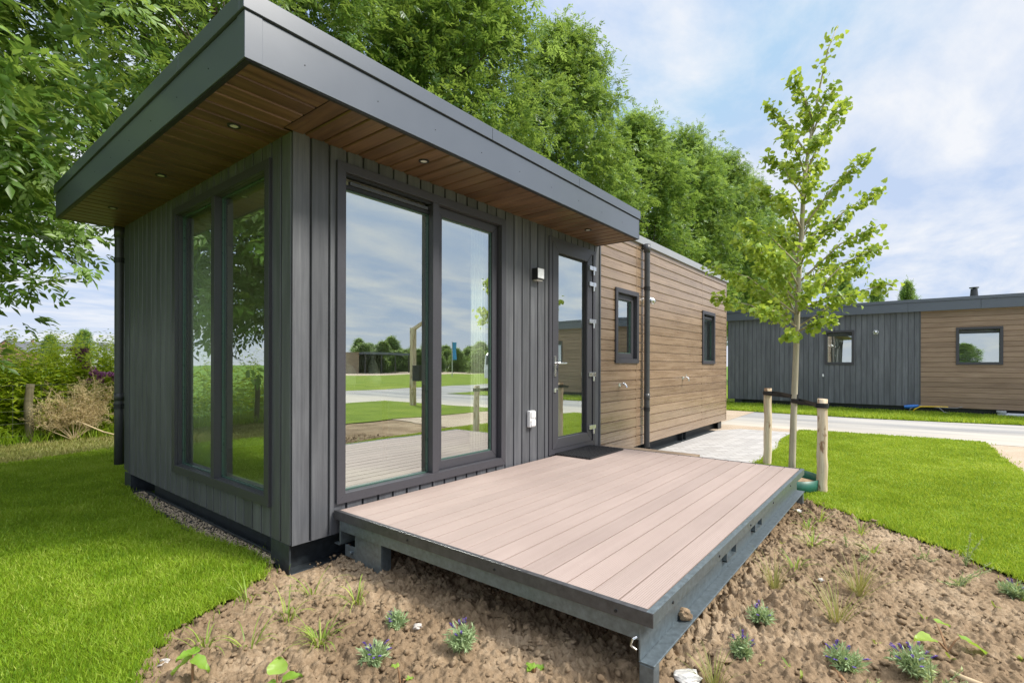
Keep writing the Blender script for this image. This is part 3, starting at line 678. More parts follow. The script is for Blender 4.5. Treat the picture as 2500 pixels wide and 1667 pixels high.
# ================================================================== FAR CABIN
XF = 14.5; ZF = .165
far = thing('holiday_cabin', (XF, -3, 0), 'far holiday cabin across the road, half grey and half brown boards', 'cabin', 'flat roofed holiday cabins')
FF = ((XF, 0, 0), (0, 1), (-1, 0))
FW1 = (-1.58, -.917, 1.195, 2.105); FW2 = (-4.40, -3.59, 1.195, 2.08); FW3 = (-8.3, -7.5, 1.195, 2.08)
YE = -10.2
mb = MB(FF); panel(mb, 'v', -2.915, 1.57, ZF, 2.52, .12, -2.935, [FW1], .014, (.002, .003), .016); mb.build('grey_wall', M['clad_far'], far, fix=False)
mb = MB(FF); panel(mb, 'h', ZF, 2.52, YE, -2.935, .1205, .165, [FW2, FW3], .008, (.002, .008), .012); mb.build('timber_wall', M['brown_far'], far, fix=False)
mb = MB(FF); mb.box(-2.94, -.01, ZF, -2.91, .008, 2.52); mb.build('corner_trim', M['corner'], far); mb = MB(FF); mb.box(1.57, -.03, ZF, 1.59, .004, 2.52); mb.build('corner_trim', M['corner'], far)
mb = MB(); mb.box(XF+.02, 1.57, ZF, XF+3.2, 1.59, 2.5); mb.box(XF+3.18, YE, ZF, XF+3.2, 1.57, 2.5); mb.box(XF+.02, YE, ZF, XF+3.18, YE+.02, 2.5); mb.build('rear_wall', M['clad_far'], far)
for b in (FW1, FW2, FW3): mb = MB(); mb.box(XF+.7, b[0]-.4, .6, XF+.75, b[1]+.4, 2.4); mb.build('partition', M['inner'], far)
mb = MB(); mb.box(XF-.05, YE-.05, 2.51, XF+3.3, 1.62, 2.76); mb.build('roof', M['bitumen'], far)
mb = MB()
ys = [1.66, .2, -1.3, -2.72+.03, -4.02, -5.4, -6.8, -8.2, YE-.1]
for a, b in zip(ys[:-1], ys[1:]): mb.box(XF-.1, b+.002, 2.50, XF-.05, a-.002, 2.722)
mb.box(XF-.05, 1.62, 2.50, XF+3.35, 1.66, 2.722)
mb.build('fascia', M['fascia'], far, .002)
mb = MB(); mb.box(XF-.115, YE-.12, 2.726, XF-.04, 1.675, 2.80); mb.box(XF-.04, 1.6, 2.726, XF+3.36, 1.675, 2.80); mb.build('roof_cap', M['fascia'], far, .002)
window(far, FF, *FW1, w=.055, blind=0); window(far, FF, *FW2, w=.055, blind=0); window(far, FF, *FW3, w=.055, blind=0)
mb = MB(FF); mb.tube([(-2.04, 0, 2.03), (-2.04, .012, 2.03)], .062, 18); o = mb.build('outdoor_lamp', M['chrome'], far)
mb = MB(FF); mb.tube([(-2.04, .012, 2.035), (-2.04, .05, 2.03), (-2.04, .085, 2.0)], [.052, .048, .03], 16); mb.build('lamp_head', M['chrome'], o, smooth=True)
mb = MB(FF); mb.box(-.9, 0, .865, -.86, .03, .935); mb.build('wall_socket', M['white'], far, .006)
mb = MB()
mb.box(XF+.12, YE+.1, -.06, XF+.14, 1.4, ZF); mb.box(XF+.05, YE+.1, -.06, XF+.12, 1.4, -.04)
for y in (.9, -1.75, -4.6): mb.box(XF+.06, y, -.05, XF+.075, y+.2, .1)
mb.box(XF+.03, 1.2, -.06, XF+.06, 1.4, ZF); mb.box(XF+.05, -1.0, .02, XF+.118, -.76, .14)
mb.build('chassis', M['chassis'], far)
mb = MB(); mb.lathe((XF+2.0, -4.05, 2.74), [(.08, 0), (.08, .12), (.125, .15), (.125, .2), (.085, .25), (.07, .45), (.075, .46)], 18); fl = mb.build('flue', M['pipe'], far)
mb = MB(); mb.lathe((XF+2.0, -4.05, 3.22), [(.03, -.03), (.03, 0), (.1, .0), (.1, .02), (.02, .03)], 18); mb.build('flue_cap', M['pipe'], fl)
# supply cables and waste pipe in front of the far cabin
cb = thing('supply_cable', (XF-.1, -3.0, 0), 'yellow and grey supply cables with a blue plug hanging under the far cabin', 'cable')
mb = MB(); mb.tube([(XF-.12, -2.78, 0), (XF-.15, -2.82, .1), (XF-.13, -2.93, .17), (XF-.1, -3.2, .18), (XF-.05, -3.45, .18)], .014, 8); mb.build('yellow_cable', M['yellow'], cb)
mb = MB(); mb.tube([(XF-.13, -2.7, 0), (XF-.16, -2.74, .11), (XF-.13, -2.84, .18), (XF-.06, -2.95, .2)], .013, 8)
mb.tube([(XF-.06, -3.05, .17), (XF-.12, -3.28, .16), (XF-.14, -3.38, .06), (XF-.14, -3.5, .03)], .012, 8); mb.tube([(XF-.05, -3.1, .16), (XF-.14, -3.6, .17), (XF-.1, -3.7, .2)], .01, 8); mb.build('grey_cable', M['greycable'], cb)
mb = MB(); mb.tube([(XF-.12, -2.62, .15), (XF-.12, -2.7, .155), (XF-.12, -2.82, .17), (XF-.12, -2.9, .19)], [.035, .045, .045, .03], 12); mb.build('plug', M['blue'], cb)
mb = MB(); mb.lathe((XF-.12, -4.36, -.02), [(.07, 0), (.07, .13), (.085, .13), (.085, .17), (.06, .17)], 16); mb.tube([(XF-.12, -4.42, .05), (XF-.12, -6.5, .07)], .055, 12)
tag(mb.build('drain_pipe', M['pvc']), 'grey plastic drain pipe lying along the foot of the far cabin', 'pipe')

# ================================================================== GROUND
def sheet(name, poly, z, mat, label=None, kind='structure'):
    me = bpy.data.meshes.new(name); me.from_pydata([(a, b, z) for a, b in poly], [], [tuple(range(len(poly)))]); me.materials.append(M[mat])
    b = bmesh.new(); b.from_mesh(me); bmesh.ops.triangulate(b, faces=b.faces); bmesh.ops.recalc_face_normals(b, faces=b.faces)
    if b.faces[:] and b.faces[0].normal.z < 0: bmesh.ops.reverse_faces(b, faces=b.faces)
    b.to_mesh(me); b.free()
    o = bpy.data.objects.new(name, me); COL.objects.link(o); o['kind'] = kind
    if label: o['label'] = label
    return o
sheet('ground', [(-500, -500), (500, -500), (500, 500), (-500, 500)], -.12, 'field')
LEDGE = rough_line([(-.07, .45), (-.03, .3), (-.02, .256), (-.134, .038), (-.275, -.037), (-.415, -.138), (-.488, -.147), (-.573, -.183), (-.684, -.298), (-.758, -.319), (-.81, -.412), (-.875, -.545), (-1.05, -.85), (-1.35, -1.2), (-1.9, -1.6), (-4.5, -2.6)], .05, .024, 3)
LAWN_L = [(-.06, 2.8), (-.12, 1.9), (-.12, 1.14)]+LEDGE+[(-9, -2.6), (-9, 5.2), (-3, 5.3), (-.4, 5.5), (.5, 5.9), (3, 6.2), (12, 6.4), (12, 3.3), (.06, 3.3)]
REDGE = rough_line([(3.53, -1.90), (3.55, -2.02), (3.411, -2.25), (3.215, -2.474), (3.08, -2.659), (2.934, -2.79), (2.839, -2.909), (2.757, -2.981), (2.628, -3.101), (2.497, -3.187), (2.385, -3.242), (2.25, -3.31)], .06, .024, 5)
LAWN_R = REDGE+[(2.5, -3.5), (3.5, -3.66)]+rough_line([(5.0, -3.78), (6.27, -3.72), (7.55, -3.672), (9.05, -3.65)], .12, .012, 6)+[(9.05, -2.9), (8.97, -1.73), (8.88, -1.2), (8.29, -1.138), (7.56, -1.126), (6.4, -1.30), (5.5, -1.31), (5.1, -1.30), (4.5, -1.31), (3.53, -1.31)]
sheet('lawn', LAWN_L, .0, 'lawn'); sheet('lawn', LAWN_R, .0, 'lawn')
STRIP2 = [(12.38, 9), (12.38, 1.2), (12.25, -1.9), (12.42, -3.2), (12.7, -4.5), (12.9, -12), (30, -12), (30, 9)]
sheet('lawn', STRIP2, -.006, 'lawn')
sheet('paving', [(3.2, -.0), (7.95, -.01), (8.45, -.27), (8.55, -1.16), (7.56, -1.15), (6.41, -1.33), (5.0, -1.33), (3.2, -1.33)], -.008, 'paving')
sheet('path', [(7.9, .6), (9.06, .4), (9.06, -1.72), (8.97, -1.72), (8.88, -1.23), (8.54, -1.17), (8.44, -.28), (7.94, -.02)], -.012, 'sand')
sheet('road', [(9.0, -11), (9.0, .3), (9.0, 40), (12.5, 40), (12.42, 1.2), (12.3, -1.9), (12.46, -3.2), (12.72, -4.5), (12.95, -11)], -.016, 'road')
sheet('sand_strip', [(8.9, .3), (12.41, .35), (12.41, 1.3), (8.6, 5)], -.011, 'sand')
sheet('soil_patch', rough_line([(9.05, -3.6), (5.2, -3.68), (5.4, -5.9), (9.05, -5.6)], .2, .02, 8), -.02, 'sand')
sheet('soil_patch', rough_line([(5.22, -3.66), (3.6, -3.5), (2.3, -3.2), (-2.5, -4.2), (-6, -4.6), (-6, -6.3), (5.42, -5.9)], .2, .02, 9), -.03, 'soil')
# ground reflected in the front windows: lawn, cross road, lawn, forecourt
sheet('lawn', [(-40, -2.4), (-6.05, -2.4), (-6.05, -6.32), (5.4, -5.95), (8.98, -5.62), (8.98, -10.9), (-40, -10.9)], -.014, 'lawn')
sheet('road', [(-60, -10.88), (60, -10.88), (60, -17.0), (-60, -17.0)], -.018, 'road')
sheet('lawn', [(-60, -17.02), (80, -17.02), (80, -40), (-60, -40)], -.014, 'lawn')
sheet('forecourt', [(-60, -40), (120, -40), (120, -52), (-60, -52)], -.013, 'sand')
sheet('dry_grass_strip', [(-9, 5.2), (-3, 5.3), (-.4, 5.5), (.5, 5.9), (3, 6.2), (12, 6.4), (12, 7.3), (-9, 7.3)], -.004, 'drystrip')

# soil bed
gx = np.arange(-2.2, 3.7, .0075); gy = np.arange(-4.4, .62, .0075)
X, Y = np.meshgrid(gx, gy)
def soil_h(X, Y):
    h = .05*(fbm(X*.9, Y*.9, 11)-.47)+.035*(fbm(X*3.3, Y*3.3, 21)-.47)
    wx = X+.03*vnoise(X*14, Y*14, 61); wy = Y+.03*vnoise(X*14+9, Y*14, 67)
    a = np.clip(fbm(X*1.1+5, Y*1.1, 31)*1.9-.35, .15, 1.)
    h = h+.045*a*a*clods(wx/.1, wy/.1, 1)+.055*clods(wx/.05, wy/.05, 5)*a+.044*clods(wx/.027, wy/.027, 9)*(.35+.65*a)+.02*clods(wx/.017, wy/.017, 15)+.008*clods(X/.011, Y/.011, 19)+.004*fbm(X*70, Y*70, 41, 2)
    return h-.027
Zs = soil_h(X, Y)
def near_poly(x, y, poly):
    d = np.full(x.shape, 9.)
    for (x0, y0), (x1, y1) in zip(poly, poly[1:]+poly[:1]):
        L = (x1-x0)**2+(y1-y0)**2
        if L < 1e-9: continue
        t = np.clip(((x-x0)*(x1-x0)+(y-y0)*(y1-y0))/L, 0, 1); d = np.minimum(d, np.hypot(x-x0-t*(x1-x0), y-y0-t*(y1-y0)))
    return d
il = inpoly(X, Y, LAWN_L) | inpoly(X, Y, LAWN_R)
dl = np.minimum(near_poly(X, Y, LAWN_L), near_poly(X, Y, LAWN_R))
Zs = np.where(il, Zs-.09*np.clip((dl-.015)/.07, 0, 1), Zs)
Zs = np.where((X > -.02) & (Y > -.05), np.minimum(Zs, -.045), Zs)
Zs = np.where((X > 3.45) & (Y > -1.9), -.09, Zs); Zs = np.where((X > 3.62), -.09, Zs)
Zs = np.where(Y < -3.75, np.minimum(Zs, -.0), Zs)
nyy, nxx = X.shape
idx = np.arange(nyy*nxx).reshape(nyy, nxx)
F = np.stack([idx[:-1, :-1], idx[:-1, 1:], idx[1:, 1:], idx[1:, :-1]], -1).reshape(-1, 4)
keep = (Zs.ravel()[F].max(1) > -.065); F = F[keep]
used = np.zeros(nyy*nxx, bool); used[F.ravel()] = True; rem = np.cumsum(used)-1
Vs = np.stack([X.ravel(), Y.ravel(), Zs.ravel()], 1)[used]
o = npmesh('soil_bed', Vs, rem[F], M['soil'], smooth=True); o['kind'] = 'structure'
def gz(x, y): return float(soil_h(np.array([x]), np.array([y]))[0])
# loose crumbs of soil (uncountable)
b = bmesh.new(); bmesh.ops.create_icosphere(b, subdivisions=1, radius=1.); iv = np.array([v.co for v in b.verts]); jf = np.array([[v.index for v in f.verts] for f in b.faces]); b.free()
n = 16000
cx = rng.uniform(-1.6, 3.6, n*3); cy = rng.uniform(-4.2, .1, n*3)
ok = (rng.random(n*3) < .15+1.5*np.clip(fbm(cx*1.1+5, cy*1.1, 31)*1.9-.35, 0, 1)) & ~(inpoly(cx, cy, LAWN_L) | inpoly(cx, cy, LAWN_R)) & ~((cx > -.03) & (cy > 0)); cx = cx[ok][:n]; cy = cy[ok][:n]; n = len(cx)
rad = .003+.0125*rng.random(n)**3.2
q = iv[None]*(1+rng.normal(0, .3, (n, len(iv), 1)))*rad[:, None, None]*np.stack([rng.uniform(.8, 1.4, n), rng.uniform(.8, 1.4, n), rng.uniform(.6, .9, n)], 1)[:, None, :]
ang = rng.uniform(0, 6.28, n); ca, sa = np.cos(ang)[:, None], np.sin(ang)[:, None]
q = np.stack([q[..., 0]*ca-q[..., 1]*sa, q[..., 0]*sa+q[..., 1]*ca, q[..., 2]], -1)+np.stack([cx, cy, soil_h(cx, cy)+rad*.35], 1)[:, None, :]
o = npmesh('soil_crumbs', q.reshape(-1, 3), (np.arange(n)[:, None, None]*len(iv)+jf[None]).reshape(-1, 3), M['soil']); tag(o, 'loose crumbs of dry soil scattered over the bed', 'soil', kind='stuff')
# foil strip beside the end wall
mb = MB()
pts = [(-.0, .2), (-.02, 3.0)]
n = 30
for i in range(n):
    y0 = .2+2.75*i/n; y1 = .2+2.75*(i+1)/n
    e0 = -.13-.02*math.sin(i*1.7)-.012*math.sin(i*4.1); e1 = -.13-.02*math.sin((i+1)*1.7)-.012*math.sin((i+1)*4.1)
    z = lambda k, s: -.02+.006*math.sin(k*2.3+s)
    mb.quad((.1, y0, z(i, 0)), (-.06, y0, z(i, 1)), (-.06, y1, z(i+1, 1)), (.1, y1, z(i+1, 0))); mb.quad((-.06, y0, z(i, 1)), (e0, y0, .008), (e1, y1, .008), (-.06, y1, z(i+1, 1)))
fo = mb.build('ground_foil', M['chassis'], None, fix=False); fo.modifiers.new('thick', 'SOLIDIFY').thickness = .003
tag(fo, 'dark ground foil strip lying along the foot of the grey end wall', 'foil')
n = 2600; fx = rng.uniform(-.13, .05, n); fy = .2+2.6*rng.random(n)**1.6
q = iv[None]*(1+rng.normal(0, .25, (n, len(iv), 1)))*(.004+.006*rng.random(n)**2)[:, None, None]+np.stack([fx, fy, np.full(n, -.01)], 1)[:, None]
o = npmesh('grit', q.reshape(-1, 3), (np.arange(n)[:, None, None]*len(iv)+jf[None]).reshape(-1, 3), M['grit']); tag(o, 'sandy grit washed onto the dark foil strip', 'grit', kind='stuff')

# ------------------------------------------------------------------ grass blades
def grass_on(polys, bbox, base, h0, h1, excl=None, dref=2.2, pw=1.25, seed=1, spill=.0):
    r = np.random.default_rng(seed)
    area = (bbox[1]-bbox[0])*(bbox[3]-bbox[2]); n = int(area*base)
    x = r.uniform(bbox[0], bbox[1], n); y = r.uniform(bbox[2], bbox[3], n)
    d = np.hypot(x-CAM[0], y-CAM[1])
    k = r.random(n) < np.minimum(1, (dref/np.maximum(d, .1))**pw); x, y, d = x[k], y[k], d[k]
    m = np.zeros(len(x), bool)
    for p in polys: m |= inpoly(x, y, p)
    if excl is not None: m &= ~excl(x, y)
    x, y, d = x[m], y[m], d[m]
    far_ = 1+2.5*(r.random(len(x)) < .12); x = x+r.normal(0, spill, len(x))*far_; y = y+r.normal(0, spill, len(x))*far_; n = len(x)
    sc = np.maximum(1, d/dref)**(pw*.55)
    patch = fbm(x*1.6, y*1.6, 77); patch2 = vnoise(x*6, y*6, 78)
    h = (h0+(h1-h0)*r.random(n))*(.65+.5*patch+.35*patch2)
    a = r.uniform(0, 6.28, n)+2*vnoise(x*2.5, y*2.5, 80); lean = r.uniform(.1, .75, n)*(.6+.8*patch2)
    D = np.stack([np.cos(a)*lean, np.sin(a)*lean, np.ones(n)], 1); D = nrm(D)
    sd = np.stack([-np.sin(a), np.cos(a), np.zeros(n)], 1)
    # face a bit randomly
    b2 = r.uniform(0, 6.28, n); sd = np.stack([np.cos(b2), np.sin(b2), np.zeros(n)], 1)
    w = (.0011+.001*r.random(n))*sc
    P = np.stack([x, y, np.full(n, -.004)], 1)
    mid = P+D*(h*.55)[:, None]; D2 = nrm(D+np.stack([np.cos(a), np.sin(a), np.zeros(n)], 1)*(lean*1.1)[:, None]); tip = mid+D2*(h*.55)[:, None]
    V = np.stack([P-sd*w[:, None], P+sd*w[:, None], mid-sd*w[:, None]*.85, mid+sd*w[:, None]*.85, tip], 1).reshape(-1, 3)
    i5 = np.arange(n)[:, None, None]*5
    F = (i5+np.array([(0, 1, 3), (0, 3, 2), (2, 3, 4)])[None]).reshape(-1, 3)
    patch3 = fbm(x*.75+3, y*.75, 83); t = np.clip(-.14+.62*patch+.45*patch3+r.normal(0, .17, n)+.35*(patch2-.5)+(r.random(n) < .09)*.5, 0, 1)
    return V, F, np.repeat(t, 5)
nocab = lambda x, y: (x > -.02) & (y > .0) & (x < BX) & (y < YB+.1)
V, F, T = grass_on([LAWN_L], (-3.0, 1.6, -1.6, 6.4), 46000, .02, .04, nocab, seed=1, spill=.014)
tag(npmesh('grass', V, F, M['grass'], tint=T), 'short green lawn grass beside the grey end wall', 'grass', kind='stuff')
V, F, T = grass_on([LAWN_R], (1.5, 9.1, -4, -1.2), 50000, .02, .038, None, seed=2, spill=.014)
tag(npmesh('grass', V, F, M['grass'], tint=T), 'short bright lawn grass around the staked young tree', 'grass', kind='stuff')
V, F, T = grass_on([STRIP2], (12.2, 15.0, -9, 3), 26000, .05, .09, lambda x, y: (x > XF+.1) & (y < 1.5), seed=3, spill=.01)
tag(npmesh('grass', V, F, M['grass'], tint=T), 'grass verge along the foot of the far cabin', 'grass', kind='stuff')
V, F, T = grass_on([[(-6, 5.1), (3, 5.9), (3, 7.4), (-6, 7.4)]], (-6, 3, 5.1, 7.4), 12000, .02, .06, None, seed=4)
tag(npmesh('dry_grass', V, F, M['drytuft'], tint=T), 'dry mown grass in front of the wire fence', 'grass', kind='stuff')

# ================================================================== TREES
def ash_mesh(seed, H=13., Rr=2.9, zb=2.3, ncl=250, shoots=12, lf=5, leaflet=.105):
    r = np.random.default_rng(seed)
    # limbs
    mb = MB(); stems = []
    top = np.array([r.normal()*.2, r.normal()*.2, H*.93])
    p0 = np.array([0, 0, -.1]); fork = 1.9+r.random()*.6
    mb.tube([p0, (0.02, 0, .6), (.03, .03, fork), (.05, .0, fork+.8)], [.23, .18, .16, .13], 12)
    nst = 11
    for k in range(nst):
        a = 2*math.pi*k/nst+r.normal()*.25; tz = zb+(H-zb)*(.4+.58*r.random()); rad = Rr*(.25+.5*r.random())*(1.1-.6*(tz/H))
        if k == 0: tz = H*.97; rad = .1
        b0 = np.array([.03, .02, fork-.2+r.random()*1.3]); e = np.array([math.cos(a)*rad, math.sin(a)*rad, tz])
        m1 = b0*.62+e*.38+np.array([math.cos(a), math.sin(a), 0])*rad*.28; m2 = b0*.3+e*.7+np.array([math.cos(a), math.sin(a), 0])*rad*.16
        pts = [b0, m1, m2, e]; mb.tube(pts, [.085, .06, .035, .008], 6); stems.append(pts)
        for q in range(6):
            t = .35+.6*r.random(); s = b0*(1-t)**2+2*m1*t*(1-t)+e*t*t; a2 = a+r.normal()*.9
            ln = (.7+1.2*r.random())*(1.15-t*.6); e2 = s+np.array([math.cos(a2)*ln, math.sin(a2)*ln, ln*(.2+.6*r.random())])
            mb.tube([s, (s+e2)/2+np.array([0, 0, -.05]), e2], [.03, .018, .005], 5)
    # clusters in the crown volume
    t = r.random(ncl)**.9; t = np.sort(t)
    prof = np.interp(t, [0, .06, .22, .45, .7, .88, 1.], [.6, .9, 1., 1., .85, .55, .1])
    rf = np.sqrt(r.uniform(.12, 1.05, ncl)); a = r.uniform(0, 6.283, ncl)
    lob = 1+.16*np.sin(3*a+seed+4*t)+.12*np.sin(5*a-7*t+2*seed)
    cr = prof*Rr*rf*lob
    C = np.stack([np.cos(a)*cr, np.sin(a)*cr, zb+t*(H-zb)], 1)
    n = ncl*shoots
    ci = np.repeat(np.arange(ncl), shoots)
    B = C[ci]+r.normal(0, 1, (n, 3))*np.array([.26, .26, .32])
    outw = nrm(C[ci]*np.array([1, 1, 0])+np.array([0, 0, .001]))
    D = nrm(outw*.75+np.array([0, 0, .45])+r.normal(0, .45, (n, 3)))
    # compound leaves along each shoot
    li = np.repeat(np.arange(n), lf); m = n*lf
    s = np.tile(np.linspace(.05, 1, lf), n)
    LB = B[li]+D[li]*(s*(.28+.15*r.random(m)))[:, None]
    LD = nrm(D[li]*.55+r.normal(0, .62, (m, 3))+np.array([0, 0, -.25]))
    LN = nrm(np.array([0, 0, 1.])+r.normal(0, .35, (m, 3))+outw[ci[li]]*.35)
    side = nrm(np.cross(LD, LN)); LN = np.cross(side, LD)
    rl = .18+.08*r.random(m)
    ps = [(.35, 1), (.35, -1), (.58, 1), (.58, -1), (.8, 1), (.8, -1), (1., 0)]
    Pp, Dd, Nn, Ll, tt = [], [], [], [], []
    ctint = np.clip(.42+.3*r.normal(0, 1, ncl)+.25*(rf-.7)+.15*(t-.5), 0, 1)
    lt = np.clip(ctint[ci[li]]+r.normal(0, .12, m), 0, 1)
    for f, sg in ps:
        Pp.append(LB+LD*(rl*f)[:, None]-LN*(rl*f*f*.2)[:, None])
        Dd.append(nrm(LD*(.7 if sg else 1)+side*sg*.8+r.normal(0, .12, (m, 3))+np.array([0, 0, -.22])))
        Nn.append(LN+r.normal(0, .2, (m, 3))); Ll.append(leaflet*(.75+.5*r.random(m))*(1.1 if sg == 0 else 1)); tt.append(lt)
    V, F, k = leaves(np.concatenate(Pp), np.concatenate(Dd), np.concatenate(Nn), np.concatenate(Ll), np.concatenate(Ll)*.4, .2)
    return mb, V, F, np.repeat(np.concatenate(tt), k)
PROTO = []
for sd, Hh, Rr, zb, ncl, lfl in ((1, 13., 1.9, 2.8, 400, .105), (2, 13.4, 1.8, 3.0, 400, .105), (3, 12.4, 1.95, 2.7, 400, .105), (4, 13.5, 3.5, 1.9, 900, .12)):
    mb, V, F, T = ash_mesh(sd, Hh, Rr, zb, ncl, leaflet=lfl)
    root = thing('ash_tree', (0, 0, 0), 'x', 'tree')
    tr = mb.build('trunk', M['bark'], root, smooth=True, fix=False); cr = npmesh('crown', V, F, M['ash'], root, T)
    PROTO.append([root, tr, cr, False])
def place_tree(k, loc, rz, sc, label, group, name='ash_tree', mat=None):
    root, tr, cr, used = PROTO[k]
    if not used and mat is None:
        PROTO[k][3] = True; r = root
    else:
        r = root.copy(); COL.objects.link(r); r.name = name
        for ch in (tr, cr):
            c = ch.copy(); COL.objects.link(c); c.parent = r
    r.location = loc; r.rotation_euler = (0, 0, rz); r.scale = sc if hasattr(sc, '__len__') else (sc,)*3
    return tag(r, label, 'tree', group)
ROW = 'tall ash trees in the row behind the cabin'
rowlab = ['tall ash tree whose lowest leafy branches hang at the left edge beside the roof', 'multi-stemmed ash tree rising directly behind the near corner of the roof', 'ash tree with pale stems showing above the middle of the long roof edge',
          'ash tree with the spiky top just right of the roof peak sky gap', 'rounded ash tree above the right end of the overhanging roof', 'ash tree behind the downpipe of the brown boarded wall',
          'ash tree behind the far end of the brown boarded wall', 'ash tree standing half behind the upper crown of the young lime', 'smaller ash tree seen through the lower branches of the young lime']
rowpos = [(-3.0, 6.1, 1.0, 1.0), (2.5, 6.5, 1.0, 1.1), (6.9, 6.3, 1.0, 1.15), (12.7, 6.3, .92, 1.02), (18.5, 6.3, .85, 1.02), (24.3, 6.3, 1.03, 1.06), (30.1, 6.3, 1.04, 1.12), (36.2, 6.3, 1.04, 1.15), (42.5, 6.3, 1.0, 1.2)]
for i, (x, y, hz, s) in enumerate(rowpos):
    place_tree(i % 3 if i else 3, (x, y, 0), 0 if i < 2 else i*1.9+.4, (s, s*(.8 if i < 2 else .95), hz), rowlab[i], ROW)
for U, V, d, lb in ((2060, 685, 52, 'distant pale green tree above the left part of the far cabin roof'), (2140, 712, 60, 'low distant tree just left of the gap in the far skyline'), (2217, 700, 46, 'small loose tree rising alone above the far cabin roof')):
    p = at_depth(U, V, d); s = p[2]/13.
    place_tree(1, (p[0], p[1], 0), U*.1, (s*.62, s*.62, s), lb, 'distant trees on the skyline', 'distant_tree')
for U, V, d, lb in ((122, 815, 70, 'small distant tree on the left beside the grey roof'), (205, 803, 60, 'rounded distant tree standing left of the left downpipe')):
    p = at_depth(U, V, d); s = p[2]/13.
    place_tree(2, (p[0], p[1], 0), U*.1, (s*1.15, s*1.15, s), lb, 'distant trees on the skyline', 'distant_tree')
# trees seen reflected in the front windows
r5 = np.random.default_rng(5)
for i in range(36):
    U = 866+i*10+r5.normal()*5; d = 84+r5.normal()*9; V = 822+r5.normal()*6+(28 if i == 0 else 0); p = at_depth(U, V, d); s = p[2]/13.
    place_tree(i % 3, (p[0], .19-p[1], -1.6), i*1.3, (s*r5.uniform(1.3, 2.0), s*1.6, s*r5.uniform(.78, 1.1)), 'dense green tree beyond the lawn, seen as a reflection in the front windows', 'trees reflected in the front windows', 'park_tree')
# trees seen reflected in the end window
for i, (x, y) in enumerate(((-10.5, 6.6), (-16, 6.3), (-9, 16), (-17, 22))):
    place_tree((i+1) % 3, (x, y, 0), i*2.3, 1., 'leafy ash tree farther left in the row, seen as a reflection in the end window', 'trees reflected in the end window', 'ash_tree')

for i, (x, y, s) in enumerate(((-48, -16, .4), (-52, -8, .45), (-55, 1, .36), (-50, 9, .5), (-58, 17, .42))):
    place_tree(i % 3, (x, y, 0), i*1.7, (s*1.3, s*1.3, s*.62), 'low tree far across the lawn, seen as a reflection in the far cabin windows', 'trees reflected in the far cabin', 'park_tree')
# ------------------------------------------------------------------ young lime
lb = np.array([4.5, -1.78, 0.])
def lpt(U, V, dd=0.): return at_depth(U, V, 5.27+dd)
lime = thing('lime_tree', tuple(lb), 'slim young lime tree with yellow-green heart-shaped leaves tied between two stakes', 'tree')
trunk = [np.array([4.5, -1.78, -.05]), lpt(1934, 1130), lpt(1938, 1000), lpt(1944, 850), lpt(1949, 700), lpt(1957, 560), lpt(1964, 430), lpt(1982, 320), lpt(2000, 220), lpt(2022, 120), lpt(2046, 62)]
mb = MB(); mb.tube(trunk, [.046, .035, .032, .029, .025, .024, .019, .014, .01, .006, .003], 10)
r = np.random.default_rng(12)
br = [(815, 1745, 727, .25), (770, 1725, 648, -.2), (690, 1795, 588, .3), (650, 1812, 548, -.3), (560, 1842, 455, .15), (480, 1868, 380, -.15), (380, 1873, 257, .1), (300, 1938, 190, -.05),
      (800, 2182, 690, -.2), (740, 2106, 662, .3), (760, 2148, 600, .1), (690, 2140, 552, -.3), (640, 2147, 467, .15), (560, 2122, 382, -.1), (430, 2063, 252, .12), (340, 2035, 215, -.1),
      (825, 1925, 822, -.35), (810, 2035, 785, -.3), (800, 1850, 760, -.5), (770, 1990, 690, -.6), (780, 1900, 690, .55), (720, 2040, 650, .5), (700, 1890, 620, -.5), (660, 1985, 590, -.5), (640, 1930, 540, .5), (590, 2010, 500, .45), (560, 1905, 480, -.4), (500, 1985, 440, -.35),
      (470, 1925, 400, .35), (440, 2010, 400, .3), (420, 1915, 330, -.25), (370, 2005, 340, -.25), (330, 1960, 270, .2), (800, 1800, 690, .5), (800, 1870, 715, .2), (740, 1850, 650, -.1), (760, 2090, 720, -.5), (720, 1830, 600, -.4), (640, 1890, 560, .2), (600, 2060, 540, .2)]
LP, LD, LL = [], [], []
tv = [(1130, trunk[1]), (1000, trunk[2]), (850, trunk[3]), (700, trunk[4]), (560, trunk[5]), (430, trunk[6]), (320, trunk[7]), (220, trunk[8]), (120, trunk[9]), (62, trunk[10])]
def on_trunk(V):
    for (v0, p0), (v1, p1) in zip(tv[:-1], tv[1:]):
        if v0 >= V >= v1: return p0+(p1-p0)*(v0-V)/(v0-v1)
    return trunk[-1]
for V0, U, V1, dd in br:
    b0 = on_trunk(V0); e = lpt(U, V1, dd); m = b0*.45+e*.55+np.array([0, 0, .1*np.linalg.norm(e-b0)])
    mb.tube([b0, m, e], [.011, .007, .002], 6)
    ln = np.linalg.norm(e-b0); k = int(50+96*ln)
    for j in range(k):
        t = .22+.78*r.random()**.8; p = (1-t)**2*b0+2*t*(1-t)*m+t*t*e
        LP.append(p+r.normal(0, .035, 3)); LD.append(nrm((e-b0)*.5/ln+r.normal(0, .7, 3)+np.array([0, 0, -.55]))); LL.append(.036+.033*r.random())
for j in range(130):
    V0 = 62+(500-62)*r.random(); p = on_trunk(V0); LP.append(p+r.normal(0, .045, 3)); LD.append(nrm(r.normal(0, .8, 3)+np.array([0, 0, -.5]))); LL.append(.038+.034*r.random())
mb.build('trunk', M['limebark'], lime, smooth=True, fix=False)
LP, LD, LL = np.array(LP), np.array(LD), np.array(LL)
V, F, k = leaves(LP, LD, nrm(r.normal(0, .7, LP.shape)+np.array([0, 0, .8])), LL, LL*.95, .12, 'heart')
